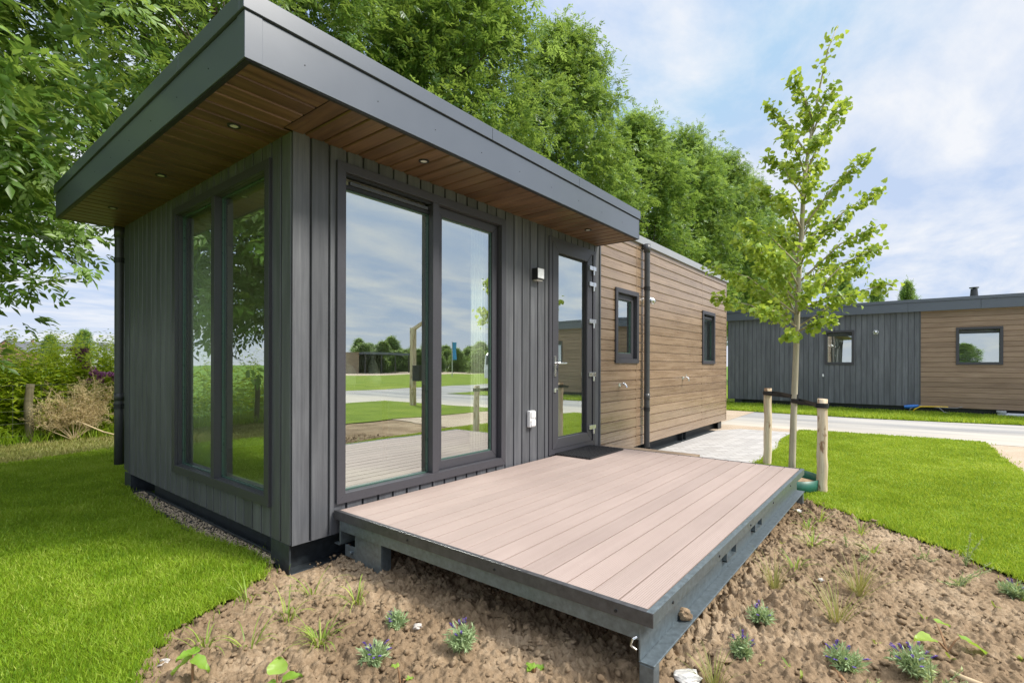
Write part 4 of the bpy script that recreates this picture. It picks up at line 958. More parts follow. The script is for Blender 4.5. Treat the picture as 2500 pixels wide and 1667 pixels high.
npmesh('crown', V, F, M['lime'], lime, np.repeat(np.clip(r.normal(.5, .22, len(LP)), 0, 1), k))
# stakes, straps, watering ring
for (x, y, h, lab) in ((5.06, -1.435, .90, 'shorter-looking peeled wooden stake left of the young lime trunk'), (3.965, -2.12, .86, 'nearer peeled wooden stake right of the young lime beside the green ring')):
    rs = np.random.default_rng(int(x*10)); mb = MB(); pts = []; rad = []
    for i in range(12): z = -.1+(h+.1)*i/11; pts.append((x+rs.normal()*.002+.012*(i/11), y+rs.normal()*.002, z)); rad.append(.045-.004*i/11+rs.normal()*.0005)
    mb.tube(pts, rad, 14); st = mb.build('tree_stake', M['stake'], None, smooth=False)
    for p in st.data.polygons: p.use_smooth = len(p.vertices) == 4
    tag(st, lab, 'stake', 'stakes holding the young lime')
def strap(a, b, z, label, wrap):
    mb = MB(); a = np.array(a); b = np.array(b); d = b-a; L = np.hypot(d[0], d[1]); u = d/L; pn = np.array([-u[1], u[0]])
    n = 14
    for s0, s1 in ((.052, .04), (-.052, -.04)):
        for i in range(n):
            t0 = i/n; t1 = (i+1)/n; o0 = s0+(s1*-.9-s0)*t0; o1 = s0+(s1*-.9-s0)*t1
            p0 = a+d*t0+pn*o0; p1 = a+d*t1+pn*o1; h0 = .022*(1-.35*math.sin(math.pi*t0)); h1 = .022*(1-.35*math.sin(math.pi*t1))
            tw0 = .012*math.sin(math.pi*t0)*(1 if s0 > 0 else -1); tw1 = .012*math.sin(math.pi*t1)*(1 if s0 > 0 else -1)
            mb.quad((p0[0], p0[1], z-h0+tw0), (p1[0], p1[1], z-h1+tw1), (p1[0], p1[1], z+h1+tw1), (p0[0], p0[1], z+h0+tw0))
    for c, rr in ((a, .052), (b, .042)):
        for i in range(16):
            q0 = 2*math.pi*i/16; q1 = 2*math.pi*(i+1)/16
            mb.quad((c[0]+rr*math.cos(q0), c[1]+rr*math.sin(q0), z-.022), (c[0]+rr*math.cos(q1), c[1]+rr*math.sin(q1), z-.022), (c[0]+rr*math.cos(q1), c[1]+rr*math.sin(q1), z+.022), (c[0]+rr*math.cos(q0), c[1]+rr*math.sin(q0), z+.022))
    if wrap: e = a-u*.05; mb.quad((e[0], e[1], z-.015), (e[0]-u[0]*.07, e[1]-u[1]*.07, z-.03), (e[0]-u[0]*.09, e[1]-u[1]*.09, z), (e[0], e[1], z+.02))
    o = mb.build('tree_tie', M['strap'], None, fix=False, weld=True); o.modifiers.new('thick', 'SOLIDIFY').thickness = .003
    return tag(o, label, 'strap', 'black straps tying the young lime')
tl = on_trunk(970)
strap((5.066, -1.435), (tl[0]+.015, tl[1]), .845, 'black rubber strap from the left stake to the lime trunk', True)
strap((3.972, -2.12), (tl[0], tl[1]-.01), .80, 'black rubber strap from the right stake to the lime trunk', False)
mb = MB(); n = 40
rc = (4.03, -1.86); 
for i in range(n):
    a0, a1 = 2*math.pi*i/n, 2*math.pi*(i+1)/n; f = lambda a: .3*(1+.07*math.sin(2*a+.6))
    mb.quad((rc[0]+f(a0)*math.cos(a0), rc[1]+f(a0)*.8*math.sin(a0), -.03), (rc[0]+f(a1)*math.cos(a1), rc[1]+f(a1)*.8*math.sin(a1), -.03), (rc[0]+f(a1)*1.03*math.cos(a1), rc[1]+f(a1)*.83*math.sin(a1), .115), (rc[0]+f(a0)*1.03*math.cos(a0), rc[1]+f(a0)*.83*math.sin(a0), .115))
ring = mb.build('watering_ring', M['bluepipe'], None, fix=False, smooth=True, weld=True); ring.modifiers.new('thick', 'SOLIDIFY').thickness = .005
tag(ring, 'green plastic watering ring of soil beside the right tree stake', 'watering ring')
mb = MB(); mb.lathe((rc[0], rc[1], 0), [(.001, .05), (.12, .06), (.24, .05), (.243, -.02), (.001, -.02)], 24); mb.build('soil_fill', M['clod'], ring)

# ================================================================== PLANTS IN THE BED
def blades(n, h, spread, w, seed, droop=1., lay=0.):
    """arching grass blades rooted at the origin"""
    r = np.random.default_rng(seed); seg = 6; Vs, Fs, Ts = [], [], []
    for i in range(n):
        a = r.uniform(0, 6.283); L = h*(.55+.6*r.random()); e0 = r.uniform(.08, .5)*spread; cv = r.uniform(.5, 1.7)*droop
        p = np.array([math.cos(a)*.012*r.random()*3, math.sin(a)*.012*r.random()*3, -.01]); th = e0; pts = [p]
        for k in range(seg):
            th = th+cv*(.12+.1*k)*.55; p = p+L/seg*np.array([math.sin(th)*math.cos(a), math.sin(th)*math.sin(a), math.cos(th)]); pts.append(p)
        sd = np.array([-math.sin(a), math.cos(a), 0]); b0 = len(Vs)
        ww = w*(.7+.6*r.random()); t = np.clip(r.normal(.5, .22), 0, 1)
        for k, p in enumerate(pts):
            q = ww*(1-(k/seg)**1.8)*.5+.0003; Vs += [p-sd*q, p+sd*q]; Ts += [t, t]
        for k in range(seg): j = b0+2*k; Fs.append((j, j+1, j+3, j+2))
    return np.array(Vs), np.array(Fs), np.array(Ts)
def sedge(px, size, n, label, seed, mat='tuft', droop=1., w=.006, group='young sedge tufts planted in the soil bed', name='sedge_tuft', spread=1.5):
    p = at_ground(*px); V, F, T = blades(n, size, spread, w, seed, droop)
    o = npmesh(name, V, F, M[mat], tint=T); o.location = (p[0], p[1], max(gz(p[0], p[1]), -.01)); return tag(o, label, 'grass tuft', group)
sd = [((604.9, 1458.8), .2, 11, 'sparse sedge tuft with long arching blades right at the left lawn edge'),
      ((603.9, 1577), .18, 14, 'yellowish sedge tuft between the leafy seedling and the lavender row'),
      ((500, 1572), .17, 16, 'sedge tuft half hidden behind the broad-leaved seedling nearest the lawn'),
      ((764.5, 1443.5), .2, 10, 'thin upright sedge tuft just below the cabin corner foot'),
      ((703.3, 1506.6), .19, 18, 'leaning sedge tuft left of centre in the bare soil below the corner'),
      ((871.6, 1466.5), .17, 20, 'sedge tuft nearest the shadow of the deck, above the lavender'),
      ((781.7, 1568), .17, 42, 'fullest drooping sedge tuft in the middle of the near bed'),
      ((2002, 1266), .15, 20, 'sedge tuft closest to the lawn tip behind the deck beam'),
      ((1973.5, 1287), .17, 20, 'arching sedge tuft beside the far lifting pocket of the deck'),
      ((1985, 1335), .16, 26, 'striped sedge tuft midway along the deck beam'),
      ((1943, 1384.5), .16, 18, 'bright sedge tuft next to the nearer lifting pocket'),
      ((2101.7, 1296.5), .15, 16, 'pale sedge tuft touching the edge of the right lawn'),
      ((2130, 1346), .14, 16, 'small sedge tuft among silvery sprigs in the right bed')]
for i, (p, s, n, l) in enumerate(sd): sedge(p, s, n, l, 40+i)
for i, (p, s, n, l) in enumerate((((1891, 1426.6), .2, 45, 'upright yellowing grass clump close to the deck beam'), ((2098, 1442), .22, 70, 'largest straw-coloured grass clump in the middle of the right bed'),
                                  ((2044, 1510.8), .23, 55, 'wispy green grass clump above the biggest lavender'), ((1742, 1664), .15, 45, 'fine grass clump at the lower picture edge beside the deck leg'))):
    sedge(p, s, n, l, 70+i, 'drytuft', .35, .0032, 'fine grass clumps in the right bed', 'grass_clump', 1.6)
def lavender(px, rad, h, nst, nfl, label, seed, cut=0.):
    p = at_ground(*px); r = np.random.default_rng(seed); z = gz(p[0], p[1])
    root = thing('lavender', (p[0], p[1], z), label, 'lavender', 'young lavender plants in the soil bed')
    mb = MB(); LP, LDd, LL = [], [], []
    for i in range(nst):
        a = r.uniform(0, 6.283); k = math.sqrt(r.random()); d = np.array([math.cos(a)*k*1.0, math.sin(a)*k*1.0, 1.15-.75*k]); d = d/np.linalg.norm(d)
        L = h*(.6+.5*r.random())*(.75+.35*(1-k)); e = d*L*np.array([rad/h*1.5, rad/h*1.5, 1]); e[2] += .01
        for j in range(11):
            t = .2+.8*j/10; q = e*t; LP.append(q); LDd.append(nrm(e/np.linalg.norm(e)*.7+r.normal(0, .55, 3))); LL.append(.018+.02*r.random())
    LP, LDd, LL = np.array(LP)+np.array([p[0], p[1], z]), np.array(LDd), np.array(LL)
    V, F, kk = leaves(LP, LDd, r.normal(0, 1, LP.shape)+np.array([0, 0, .6]), LL, LL*.17+.0008, .1)
    npmesh('foliage', V, F, M['lavleaf'], root, np.repeat(np.clip(r.normal(.45, .22, len(LP)), 0, 1), kk))
    for i in range(nfl):
        a = r.uniform(0, 6.283); k = math.sqrt(r.random())*1.15; hh = h*(1.05+.45*r.random())
        b = np.array([p[0], p[1], z]); e = b+np.array([math.cos(a)*k*rad, math.sin(a)*k*rad, hh*(1-.35*k)]); m = b*.5+e*.5+np.array([0, 0, .01])
        s = MB(); s.tube([b+(m-b)*.4, m, e], .0011, 5); st = s.build('flower_stem', M['lavleaf'], root, fix=False)
        n = 34; u = r.random(n); aa = r.uniform(0, 6.28, n); dd = nrm(e-m)
        P = e[None]+dd[None]*(u*.022-.008)[:, None]; Dv = np.stack([np.cos(aa), np.sin(aa), .5*np.ones(n)], 1)
        V, F, kk = leaves(P, nrm(Dv), np.tile([0, 0, 1.], (n, 1)), .007, .0045, .2)
        npmesh('flower_spike', V, F, M['lavflower'], st, np.repeat(r.random(n), kk))
for i, (px, rd, h, ns, nf, lb_) in enumerate((((969, 1524), .065, .075, 60, 9, 'small lavender farthest up the near bed, close to the deck shadow'), ((913.7, 1610), .075, .08, 64, 15, 'wide low lavender near the lower picture edge, left of centre'),
        ((1127.9, 1580), .07, .095, 85, 10, 'rounded lavender with few flowers under the near edge of the deck'), ((1857, 1513), .07, .095, 75, 12, 'lavender nearest the deck beam in the right bed'),
        ((1812, 1594), .06, .1, 65, 10, 'upright narrow lavender right of the deck leg'), ((2060, 1610), .085, .1, 90, 17, 'large lavender beside a strip of loose bark'),
        ((2232, 1632), .085, .1, 90, 20, 'lavender with the most flower heads beside the broad green leaves'), ((2476, 1447), .085, .1, 75, 6, 'faded lavender at the right picture edge below the lawn'))):
    lavender(px, rd*(.58+.26*math.sin(i*2.3)**2), h*(.64+.25*math.sin(i*1.7+1)**2), ns, max(4, int(nf*.7)), lb_, 100+i)
def broad_plant(px, stems, label, seed, z=None):
    p = at_ground(*px); r = np.random.default_rng(seed); zz = gz(p[0], p[1]); b = np.array([p[0], p[1], zz])
    root = thing('leafy_seedling', tuple(b), label, 'seedling', 'broad-leaved seedlings in the soil bed')
    mb = MB()
    for (dx, dy, h, ln, az, tilt, wd) in stems:
        e = b+np.array([dx, dy, h]); mb.tube([b+np.array([0, 0, -.01]), b*.5+e*.5+np.array([dx*.1, dy*.1, .01]), e], [.0045, .004, .0025], 6)
        n = 9; s = []
        d = np.array([math.cos(az)*math.cos(tilt), math.sin(az)*math.cos(tilt), math.sin(tilt)]); sdv = np.array([-math.sin(az), math.cos(az), 0]); up = np.cross(d, sdv); up = up if up[2] > 0 else -up
        V = []; F = []
        for i in range(n+1):
            t = i/n; wv = wd*1.12*math.sin(math.pi*min(1, t*.9+.1)**.62)**.8*(1+.05*(i % 2)); c = e+d*ln*t-np.array([0, 0, 1])*ln*.28*t*t
            for q in (-1, -.5, 0, .5, 1): V.append(c+sdv*wv*.5*q+up*abs(q)**1.5*wd*.16+up*.0035*math.sin(11*t+3*q+r.random()))
        for i in range(n):
            for q in range(4): j = i*5+q; F.append((j, j+1, j+6, j+5))
        npmesh('leaf', np.array(V), np.array(F), M['broad'], root, np.full(len(V), np.clip(r.normal(.5, .2), 0, 1)), True)
    mb.build('stem', M['root'], root, fix=False)
rv = lambda k: (_r[0]*k, _r[1]*k)
broad_plant((470, 1660), [(0, 0, .085, .075, YAW+1.9, -.5, .05), (.0, 0, .08, .07, YAW-1.6, -.5, .05), (0, 0, .1, .06, YAW+2.6, .2, .04), (0, 0, .095, .06, YAW+.4, .1, .04)], 'broad-leaved seedling with drooping heart-shaped leaves at the lawn edge', 1)
broad_plant((676, 1700), [(0, 0, .08, .075, YAW+.3, .75, .06), (rv(.02)[0], rv(.02)[1], .06, .07, YAW-1.3, .3, .045), (0, 0, .05, .05, YAW+1.8, .1, .03)], 'broad-leaved seedling with upright veined leaves cut by the lower picture edge', 2)
broad_plant((978, 1660), [(rv(-.01)[0], rv(-.01)[1], .065, .03, YAW+1.2, .2, .025), (rv(.02)[0], rv(.02)[1], .02, .03, YAW-1, .1, .02)], 'tiny seedling with a single raised leaf on a dark stem', 3)
broad_plant((2314, 1575), [(rv(-.06)[0], rv(-.06)[1], .04, .075, YAW+1.4, .1, .07), (rv(.02)[0]+.12, rv(.02)[1]+.05, .05, .07, YAW-1.5, -.1, .04), (rv(.05)[0], rv(.05)[1], .05, .12, YAW-1.7, -.35, .05)], 'sprawling seedling with three large green leaves in the right bed', 4)
broad_plant((1304, 1632), [(0, 0, .02, .045, YAW+.8, .25, .03), (.01, -.01, .015, .04, YAW-.8, .2, .03), (0, .01, .02, .035, YAW+2.5, .2, .025)], 'lone crumpled leafy sprout in the soil below the deck edge', 5)
def silver_plant(px, sts, label, seed):
    p = at_ground(*px); r = np.random.default_rng(seed); b = np.array([p[0], p[1], gz(p[0], p[1])])
    root = thing('silver_sprig', tuple(b), label, 'plant', 'silvery sprigs in the soil bed')
    mb = MB(); LP, LDd, LL = [], [], []
    for dx, h in sts:
        e = b+np.array([_r[0]*dx, _r[1]*dx, h])+np.append(r.normal(0, .015, 2), 0); m = b*.5+e*.5-np.array([_r[0]*dx*.15, _r[1]*dx*.15, 0]); mb.tube([b, m, e], [.0025, .002, .001], 5)
        k = int(10+np.linalg.norm(e-b)*170)
        for j in range(k):
            t = .1+.9*r.random(); q = (1-t)**2*b+2*t*(1-t)*m+t*t*e; LP.append(q); LDd.append(nrm(nrm(e-b)*.5+r.normal(0, .7, 3))); LL.append(.012+.024*r.random()*(1.1-t))
    mb.build('stem', M['silver'], root, fix=False)
    LP, LDd, LL = np.array(LP), np.array(LDd), np.array(LL)
    V, F, kk = leaves(LP, LDd, r.normal(0, .6, LP.shape)+np.array([0, 0, 1]), LL, LL*.32, .15)
    npmesh('foliage', V, F, M['silver'], root, np.repeat(np.clip(r.normal(.5, .22, len(LP)), 0, 1), kk))
silver_plant((2258, 1365), [(-.02, .1), (.03, .09), (.06, .03), (-.05, .04)], 'silvery sprig at the right lawn edge left of the tallest sprig', 1)
silver_plant((2358, 1372), [(.02, .2), (.09, .17), (-.03, .08), (.06, .08)], 'tallest silvery sprig standing against the right lawn', 2)
silver_plant((2342.7, 1428), [(.12, .13), (-.06, .05), (.02, .08), (-.1, .03), (.07, .06), (.16, .1)], 'widest spreading silvery sprig below the lawn', 3)
silver_plant((2067, 1335), [(-.02, .09), (.02, .06)], 'thin silvery sprig between two sedge tufts', 4)
silver_plant((2105.5, 1365), [(-.04, .08), (.04, .07), (.0, .05)], 'faint silvery sprig above the straw-coloured grass clump', 5)
silver_plant((2275, 1690), [(.02, .13), (.07, .12), (-.03, .07), (-.01, .16), (.12, .08)], 'big silvery sprig overlapping the front of the most floriferous lavender', 6)
silver_plant((2115, 1690), [(.01, .06), (.05, .07), (-.03, .03)], 'small silvery sprig cut by the lower picture edge', 7)
# stones, clods, sticks
for i, (px, rd, mt, lab, cat) in enumerate((((1526.5, 1626), .036, 'clod', 'large round soil clod tucked beside the near deck leg', 'clod'), ((1763.7, 1590), .045, 'clod', 'biggest soil clod right of the near deck leg', 'clod'),
        ((1679.5, 1656), .05, 'paper', 'flat white plaster scrap at the lower edge below the deck leg', 'rubble'), ((1929, 1443), .016, 'stone', 'pale pebble lying near the yellowing grass clump', 'stone'),
        ((2004, 1416), .014, 'paper', 'small white pebble between two grass clumps', 'stone'), ((1318, 1575), .02, 'clod', 'dark pointed clod under the middle of the deck edge', 'clod'),
        ((1947, 1243), .03, 'paper', 'white mortar crumbs by the far end of the deck beam', 'rubble'), ((1020, 1532), .017, 'stone', 'pale stone just right of the small upper lavender', 'stone'), ((405, 1612), .022, 'stone', 'whitish stone close to the left lawn edge', 'stone'))):
    p = at_ground(*px); lump((p[0], p[1], gz(p[0], p[1])+rd*.25), rd, 20+i, .3 if 'scrap' in lab or 'mortar' in lab else .7, mt, {'clod': 'soil_clod', 'rubble': 'rubble_scrap', 'stone': 'pebble'}[cat], lab, cat)
def stick(pts, rad, mat, name, label, cat, n=8):
    q = []
    for px in pts: p = at_ground(*px); q.append((p[0], p[1], gz(p[0], p[1])+rad[0]*.6))
    mb = MB(); mb.tube(q, rad, n); return tag(mb.build(name, M[mat], None, smooth=True), label, cat)
stick([(2321, 1632), (2352, 1648), (2400, 1672)], [.012, .013, .012], 'stick', 'stick', 'pale peeled stick lying at the lower right corner', 'stick')
stick([(2024, 1592), (2040, 1622), (2066, 1655)], [.008, .011, .006], 'root', 'bark_strip', 'strip of loose bark beside the large lavender', 'bark', 5)
stick([(1236, 1434), (1262, 1458), (1290, 1464), (1320, 1467)], [.008, .011, .012, .01], 'root', 'bare_root', 'bare brown root lying in the soil under the deck edge', 'root')

r = np.random.default_rng(91); n = 75; wx = r.uniform(-.8, 2.9, n); wy = r.uniform(-3.3, -.1, n)
k = ~(inpoly(wx, wy, LAWN_L) | inpoly(wx, wy, LAWN_R)) & ~((wx > .2) & (wy > -2.1)) & (np.hypot(wx-CAM[0], wy-CAM[1]) > .9); wx, wy = wx[k], wy[k]
LP, LDd, LL = [], [], []
for x, y in zip(wx, wy):
    m = r.integers(3, 9); z = gz(x, y)
    for q in range(m): a = r.uniform(0, 6.28); LP.append((x+r.normal()*.004, y+r.normal()*.004, z)); LDd.append((math.cos(a), math.sin(a), r.uniform(.2, 2.2))); LL.append(r.uniform(.012, .05))
V, F, kk = leaves(np.array(LP), np.array(LDd), r.normal(0, .3, (len(LP), 3))+np.array([0, 0, 1]), np.array(LL), np.array(LL)*.16+.002, .15, 'lance')
tag(npmesh('weeds', V, F, M['tuft'], tint=np.repeat(r.random(len(LP)), kk)), 'tiny weed sprouts dotted over the bare soil', 'weeds', kind='stuff')
# ================================================================== LEFT BACKGROUND: fence, wild plants, houses
for i, x in enumerate((-6.1, -3.1, -.125, 2.9)):
    rs = np.random.default_rng(i+3); mb = MB(); mb.tube([(x+.012*math.sin(k)+.01*k/5, 7.42, -.1+.97*k/7) for k in range(8)], [.056+rs.normal()*.002-.001*k for k in range(8)], 12)
    o = mb.build('fence_post', M['oldpost']); 
    for p in o.data.polygons: p.use_smooth = len(p.vertices) == 4
    tag(o, ['weathered fence post farthest left, seen only as a reflection', 'weathered fence post seen in the end window reflection', 'mossy weathered fence post standing before the wild plants at the left edge', 'weathered fence post hidden behind the left downpipe'][i], 'post', 'weathered wooden fence posts')
mb = MB()
for z in (.12, .3, .48, .66, .855): mb.tube([(-12, 7.34, z), (-6.1, 7.34, z), (-3.1, 7.34, z+.005), (-.125, 7.34, z), (2.9, 7.34, z), (14, 7.34, z)], .0022, 4)
for x in np.arange(-6, 3, .3): mb.tube([(x, 7.34, .1), (x, 7.34, .855)], .0015, 4)
tag(mb.build('wire_fence', M['wire']), 'thin wire mesh fence strung between the weathered posts', 'fence')
def weeds(x0, x1, y0, y1, nst, h0, h1, seed, top=True):
    r = np.random.default_rng(seed); LP, LDd, LL, TT = [], [], [], []; parts = []
    for i in range(nst):
        x = r.uniform(x0, x1); y = r.uniform(y0, y1); h = r.uniform(h0, h1); lx, ly = r.normal(0, .09, 2)*h; tb = np.clip(r.normal(.5, .17), 0, 1)
        k = int(20*h)+6
        for j in range(k):
            t = .08+.92*j/k; a = r.uniform(0, 6.28); LP.append((x+lx*t+r.normal()*.03, y+ly*t+r.normal()*.03, h*t)); LDd.append((math.cos(a), math.sin(a), r.uniform(-.35, .7))); LL.append(r.uniform(.1, .24)*(1.15-.75*t)); TT.append(np.clip(tb-.25+.5*t+r.normal()*.1, 0, 1))
    V, F, kk = leaves(np.array(LP), np.array(LDd), r.normal(0, .35, (len(LP), 3))+np.array([0, 0, 1]), np.array(LL), np.array(LL)*.3, .12, 'lance')
    return V, F, np.repeat(np.array(TT), kk)
V1 = weeds(-1.2, 1.8, 7.6, 8.7, 620, 1.2, 1.78, 1); V2 = weeds(-8, 1.6, 8.2, 11, 420, .8, 1.6, 2)
V, F, T = cat_mesh([V1, V2]); tag(npmesh('wild_undergrowth', V, F, M['weed'], tint=T), 'tangled bright green wild plants behind the wire fence', 'undergrowth', kind='stuff')
V, F, T = grass_on([[(-7, 7.2), (3, 7.2), (3, 8.1), (-7, 8.1)]], (-7, 3, 7.2, 8.1), 7000, .1, .3, None, seed=9)
tag(npmesh('tall_grass', V, F, M['grass'], tint=T), 'long dark grass at the foot of the wire fence', 'grass', kind='stuff')
for i, (U, V, d, nfl, lab) in enumerate(((206, 855, 8.3, 9, 'tall wild plant with the darkest purple flower spike, left of the downpipe'), (228, 905, 8.0, 8, 'wild plant with purple blossoms lower down beside the downpipe'), (270, 885, 8.1, 6, 'purple-flowered wild plant touching the left downpipe'),
        (38, 888, 8.0, 5, 'wild plant with lilac-pink blossoms above the fence post'), (70, 888, 8.3, 5, 'lilac-flowered wild plant right of the fence post top'), (22, 918, 7.9, 4, 'lowest lilac-flowered wild plant at the left picture edge'))):
    r = np.random.default_rng(i+60); p = at_depth(U, V, d); root = thing('flowering_plant', (p[0], p[1], 0), lab, 'wild plant', 'purple-flowered wild plants behind the fence')
    h = p[2]+.06; VV = []
    LP, LDd, LL, TT = [], [], [], []
    for j in range(40):
        t = .1+.9*j/40; a = r.uniform(0, 6.28); LP.append((p[0]+r.normal()*.02, p[1]+r.normal()*.02, h*t)); LDd.append((math.cos(a), math.sin(a), r.uniform(-.3, .6))); LL.append(r.uniform(.1, .2)*(1.2-.7*t)); TT.append(np.clip(.3+.4*t, 0, 1))
    Vv, Ff, kk = leaves(np.array(LP), np.array(LDd), r.normal(0, .3, (40, 3))+np.array([0, 0, 1]), np.array(LL), np.array(LL)*.3, .12, 'lance'); npmesh('foliage', Vv, Ff, M['weed'], root, np.repeat(np.array(TT), kk))
    mb = MB(); mb.tube([(p[0], p[1], 0), (p[0], p[1], h)], [.012, .006], 6); mb.build('stem', M['weed'], root)
    for j in range(nfl):
        c = np.array([p[0]+r.normal()*.055, p[1]-.05+r.normal()*.05, h-.03-r.random()*.34]); n = 46
        dv = nrm(r.normal(0, 1, (n, 3))); Vv, Ff, kk = leaves(c+dv*.016, dv, r.normal(0, 1, (n, 3)), .036, .028, .2); npmesh('blossom', Vv, Ff, M['purple'], root, np.repeat(np.clip(r.normal(.45, .25, n), 0, 1), kk))
# dried brush
r = np.random.default_rng(77); bb = np.array([.36, 7.25, 0.]); dry = thing('dry_shrub', tuple(bb), 'dead straw-coloured shrub leaning on the wire fence', 'shrub')
mb = MB(); LP, LDd = [], []
for i in range(26):
    a = r.uniform(0, 6.28); e = bb+np.array([math.cos(a)*.62*r.random()+.02, math.sin(a)*.18, .3+.62*r.random()]); m = bb*.5+e*.5+np.array([math.cos(a)*.12, 0, .03]); mb.tube([bb, m, e], [.005, .003, .0015], 5)
    for q in range(14):
        t = .35+.65*r.random(); s = (1-t)**2*bb+2*t*(1-t)*m+t*t*e; e2 = s+r.normal(0, .1, 3)+np.array([0, 0, .1]); mb.tube([s, (s+e2)/2, e2], [.003, .002, .001], 4)
        for w in range(26): u = r.random(); LP.append(s*(1-u)+e2*u+r.normal(0, .022, 3)); LDd.append(r.normal(0, 1, 3)+np.array([0, 0, .4]))
mb.tube([bb+np.array([.6, -.6, 0]), bb+np.array([.3, -.25, .12]), bb+np.array([-.1, 0, .38])], [.012, .012, .008], 6)
mb.build('stem', M['drystem'], dry, fix=False)
LP, LDd = np.array(LP), np.array(LDd); V, F, kk = leaves(LP, LDd, r.normal(0, 1, LP.shape), .04, .006, .1); npmesh('foliage', V, F, M['dryfleck'], dry, np.repeat(r.random(len(LP)), kk))
# far houses
def house(U, d, w, dp, hw, hr, rot, wall, label):
    p = at_depth(U, 890, d); root = thing('house', (p[0], p[1], 0), label, 'house', 'far houses on the skyline'); root.rotation_euler = (0, 0, 0)
    ca, sa = math.cos(rot), math.sin(rot); T = lambda x, y, z: (p[0]+x*ca-y*sa, p[1]+x*sa+y*ca, z)
    mb = MB(); a, b = w/2, dp/2
    for (x0, y0), (x1, y1) in (((-a, -b), (a, -b)), ((a, b), (-a, b))): mb.quad(T(x0, y0, -.2), T(x1, y1, -.2), T(x1, y1, hw), T(x0, y0, hw))
    for x in (-a, a): mb.quad(T(x, -b, -.2), T(x, b, -.2), T(x, b, hw), T(x, 0, hr), T(x, -b, hw))
    mb.build('wall', wall, root, fix=False)
    mb = MB()
    for s in (-1, 1): mb.quad(T(-a-.2, s*(b+.3), hw-.25), T(a+.2, s*(b+.3), hw-.25), T(a+.2, 0, hr+.12), T(-a-.2, 0, hr+.12))
    ro = mb.build('roof', M['rooftile'], root, fix=False); ro.modifiers.new('t', 'SOLIDIFY').thickness = .15
    mb = MB(); x = a*.5; c = [T(x-.3, -.3, hr-.8), T(x+.3, -.3, hr-.8), T(x+.3, .3, hr-.8), T(x-.3, .3, hr-.8)]
    c2 = [(q[0], q[1], hr+.9) for q in c]; i = len(mb.v); mb.v += c+c2
    for q in ((0, 1, 5, 4), (1, 2, 6, 5), (2, 3, 7, 6), (3, 0, 4, 7), (4, 5, 6, 7)): mb.f.append(q)
    mb.build('chimney', wall, ro, fix=False)
    for k in range(3):
        for z in (1.0, 3.6):
            if z+1.3 > hw: continue
            for s in (-1, 1):
                mb = MB(); x = -a+w*(k+.5)/3; mb.quad(T(x-.5, s*(b+.03), z), T(x+.5, s*(b+.03), z), T(x+.5, s*(b+.03), z+1.3), T(x-.5, s*(b+.03), z+1.3)); wo = mb.build('window', M['darkglass'], root, fix=False); wo.modifiers.new('t', 'SOLIDIFY').thickness = .05
    return root
house(28, 150, 9, 8, 4.6, 7.9, 1.2, M['redbrick'], 'red brick gabled house at the left picture edge'); house(58, 152, 8, 8, 4.6, 7.6, .2, M['redbrick'], 'second red brick house with its roof slope facing the garden')
house(168, 170, 14, 9, 5.0, 8.0, .1, M['render'], 'long pale house with a grey roof between the two small trees'); house(258, 160, 10, 8, 4.8, 7.6, .9, M['render'], 'white house with dark roof just left of the downpipe')

# ================================================================== THINGS SEEN REFLECTED IN THE FRONT WINDOWS
def mir(U, V, d):
    p = at_depth(U, V, d); return np.array([p[0], .19-p[1], p[2]])
a = mir(1003, 987, 14.8); x, y = a[0], a[1]; e = mir(1034, 786, 14.8)
lp = thing('lamp_post', (x, y, 0), 'square wooden lamp post with sloping arm, mirrored in the front window', 'lamp post')
mb = MB(); mb.box(x-.065, y-.065, -.1, x+.065, y+.065, 2.22); mb.build('post', M['stake'], lp, .005)
mb = MB(); mb.tube([(x, y, 2.18), (e[0], e[1], e[2])], .06, 4); mb.build('arm', M['stake'], lp)
a = mir(1018, 915, 14.4); mb = MB(); mb.box(a[0]-.14, a[1]-.14, .68, a[0]+.14, a[1]+.14, 1.1); mb.box(a[0]-.15, a[1]-.15, 1.1, a[0]+.15, a[1]+.15, 1.13)
tag(mb.build('waste_bin', M['rubber'], None, .01), 'black waste bin hung on the wooden lamp post', 'bin')
a = mir(1102, 905, 45.); x, y = a[0], a[1]
mb = MB(); mb.tube([(x, y, -.1), (x, y, 3.2)], .04, 8); fp = mb.build('banner_pole', M['chrome']); tag(fp, 'slim pole flying a tall blue banner, mirrored in the front window', 'flag')
mb = MB()
for k in range(8): mb.quad((x+.04, y+.05*math.sin(k*.8), 1.6+.19*k), (x+.34, y+.25+.05*math.sin(k*.8+1.2), 1.6+.19*k), (x+.34, y+.25+.05*math.sin(k*.8+2), 1.79+.19*k), (x+.04, y+.05*math.sin(k*.8+.8), 1.79+.19*k))
b_ = mb.build('banner', M['flag'], fp, fix=False); b_.modifiers.new('t', 'SOLIDIFY').thickness = .01
a = mir(1264, 935, 30.); vx, vy = a[0]-17.5, a[1]+13.8
van = thing('van', (a[0], a[1], 0), 'white van parked on the road, mirrored in the front window', 'van')
sh = lambda pr: [(p+vx, z) for p, z in pr]
mb = MB(); mb.prism(sh([(15.3, .35), (15.25, .9), (15.4, 1.75), (15.6, 1.88), (18.3, 1.9), (18.9, 1.3), (19.6, 1.1), (19.7, .9), (19.7, .4)]), -14.7+vy, -12.95+vy, 1); mb.build('body', M['vanpaint'], van, .06)
mb = MB(); mb.prism(sh([(15.5, 1.15), (15.6, 1.7), (18.15, 1.72), (18.65, 1.2)]), -14.71+vy, -12.94+vy, 1); mb.build('window', M['darkglass'], van)
mb = MB(); mb.prism([(-14.5+vy, 1.2), (-13.15+vy, 1.2), (-13.2+vy, 1.72), (-14.45+vy, 1.72)], 15.24+vx, 15.36+vx, 0); mb.build('window', M['darkglass'], van)
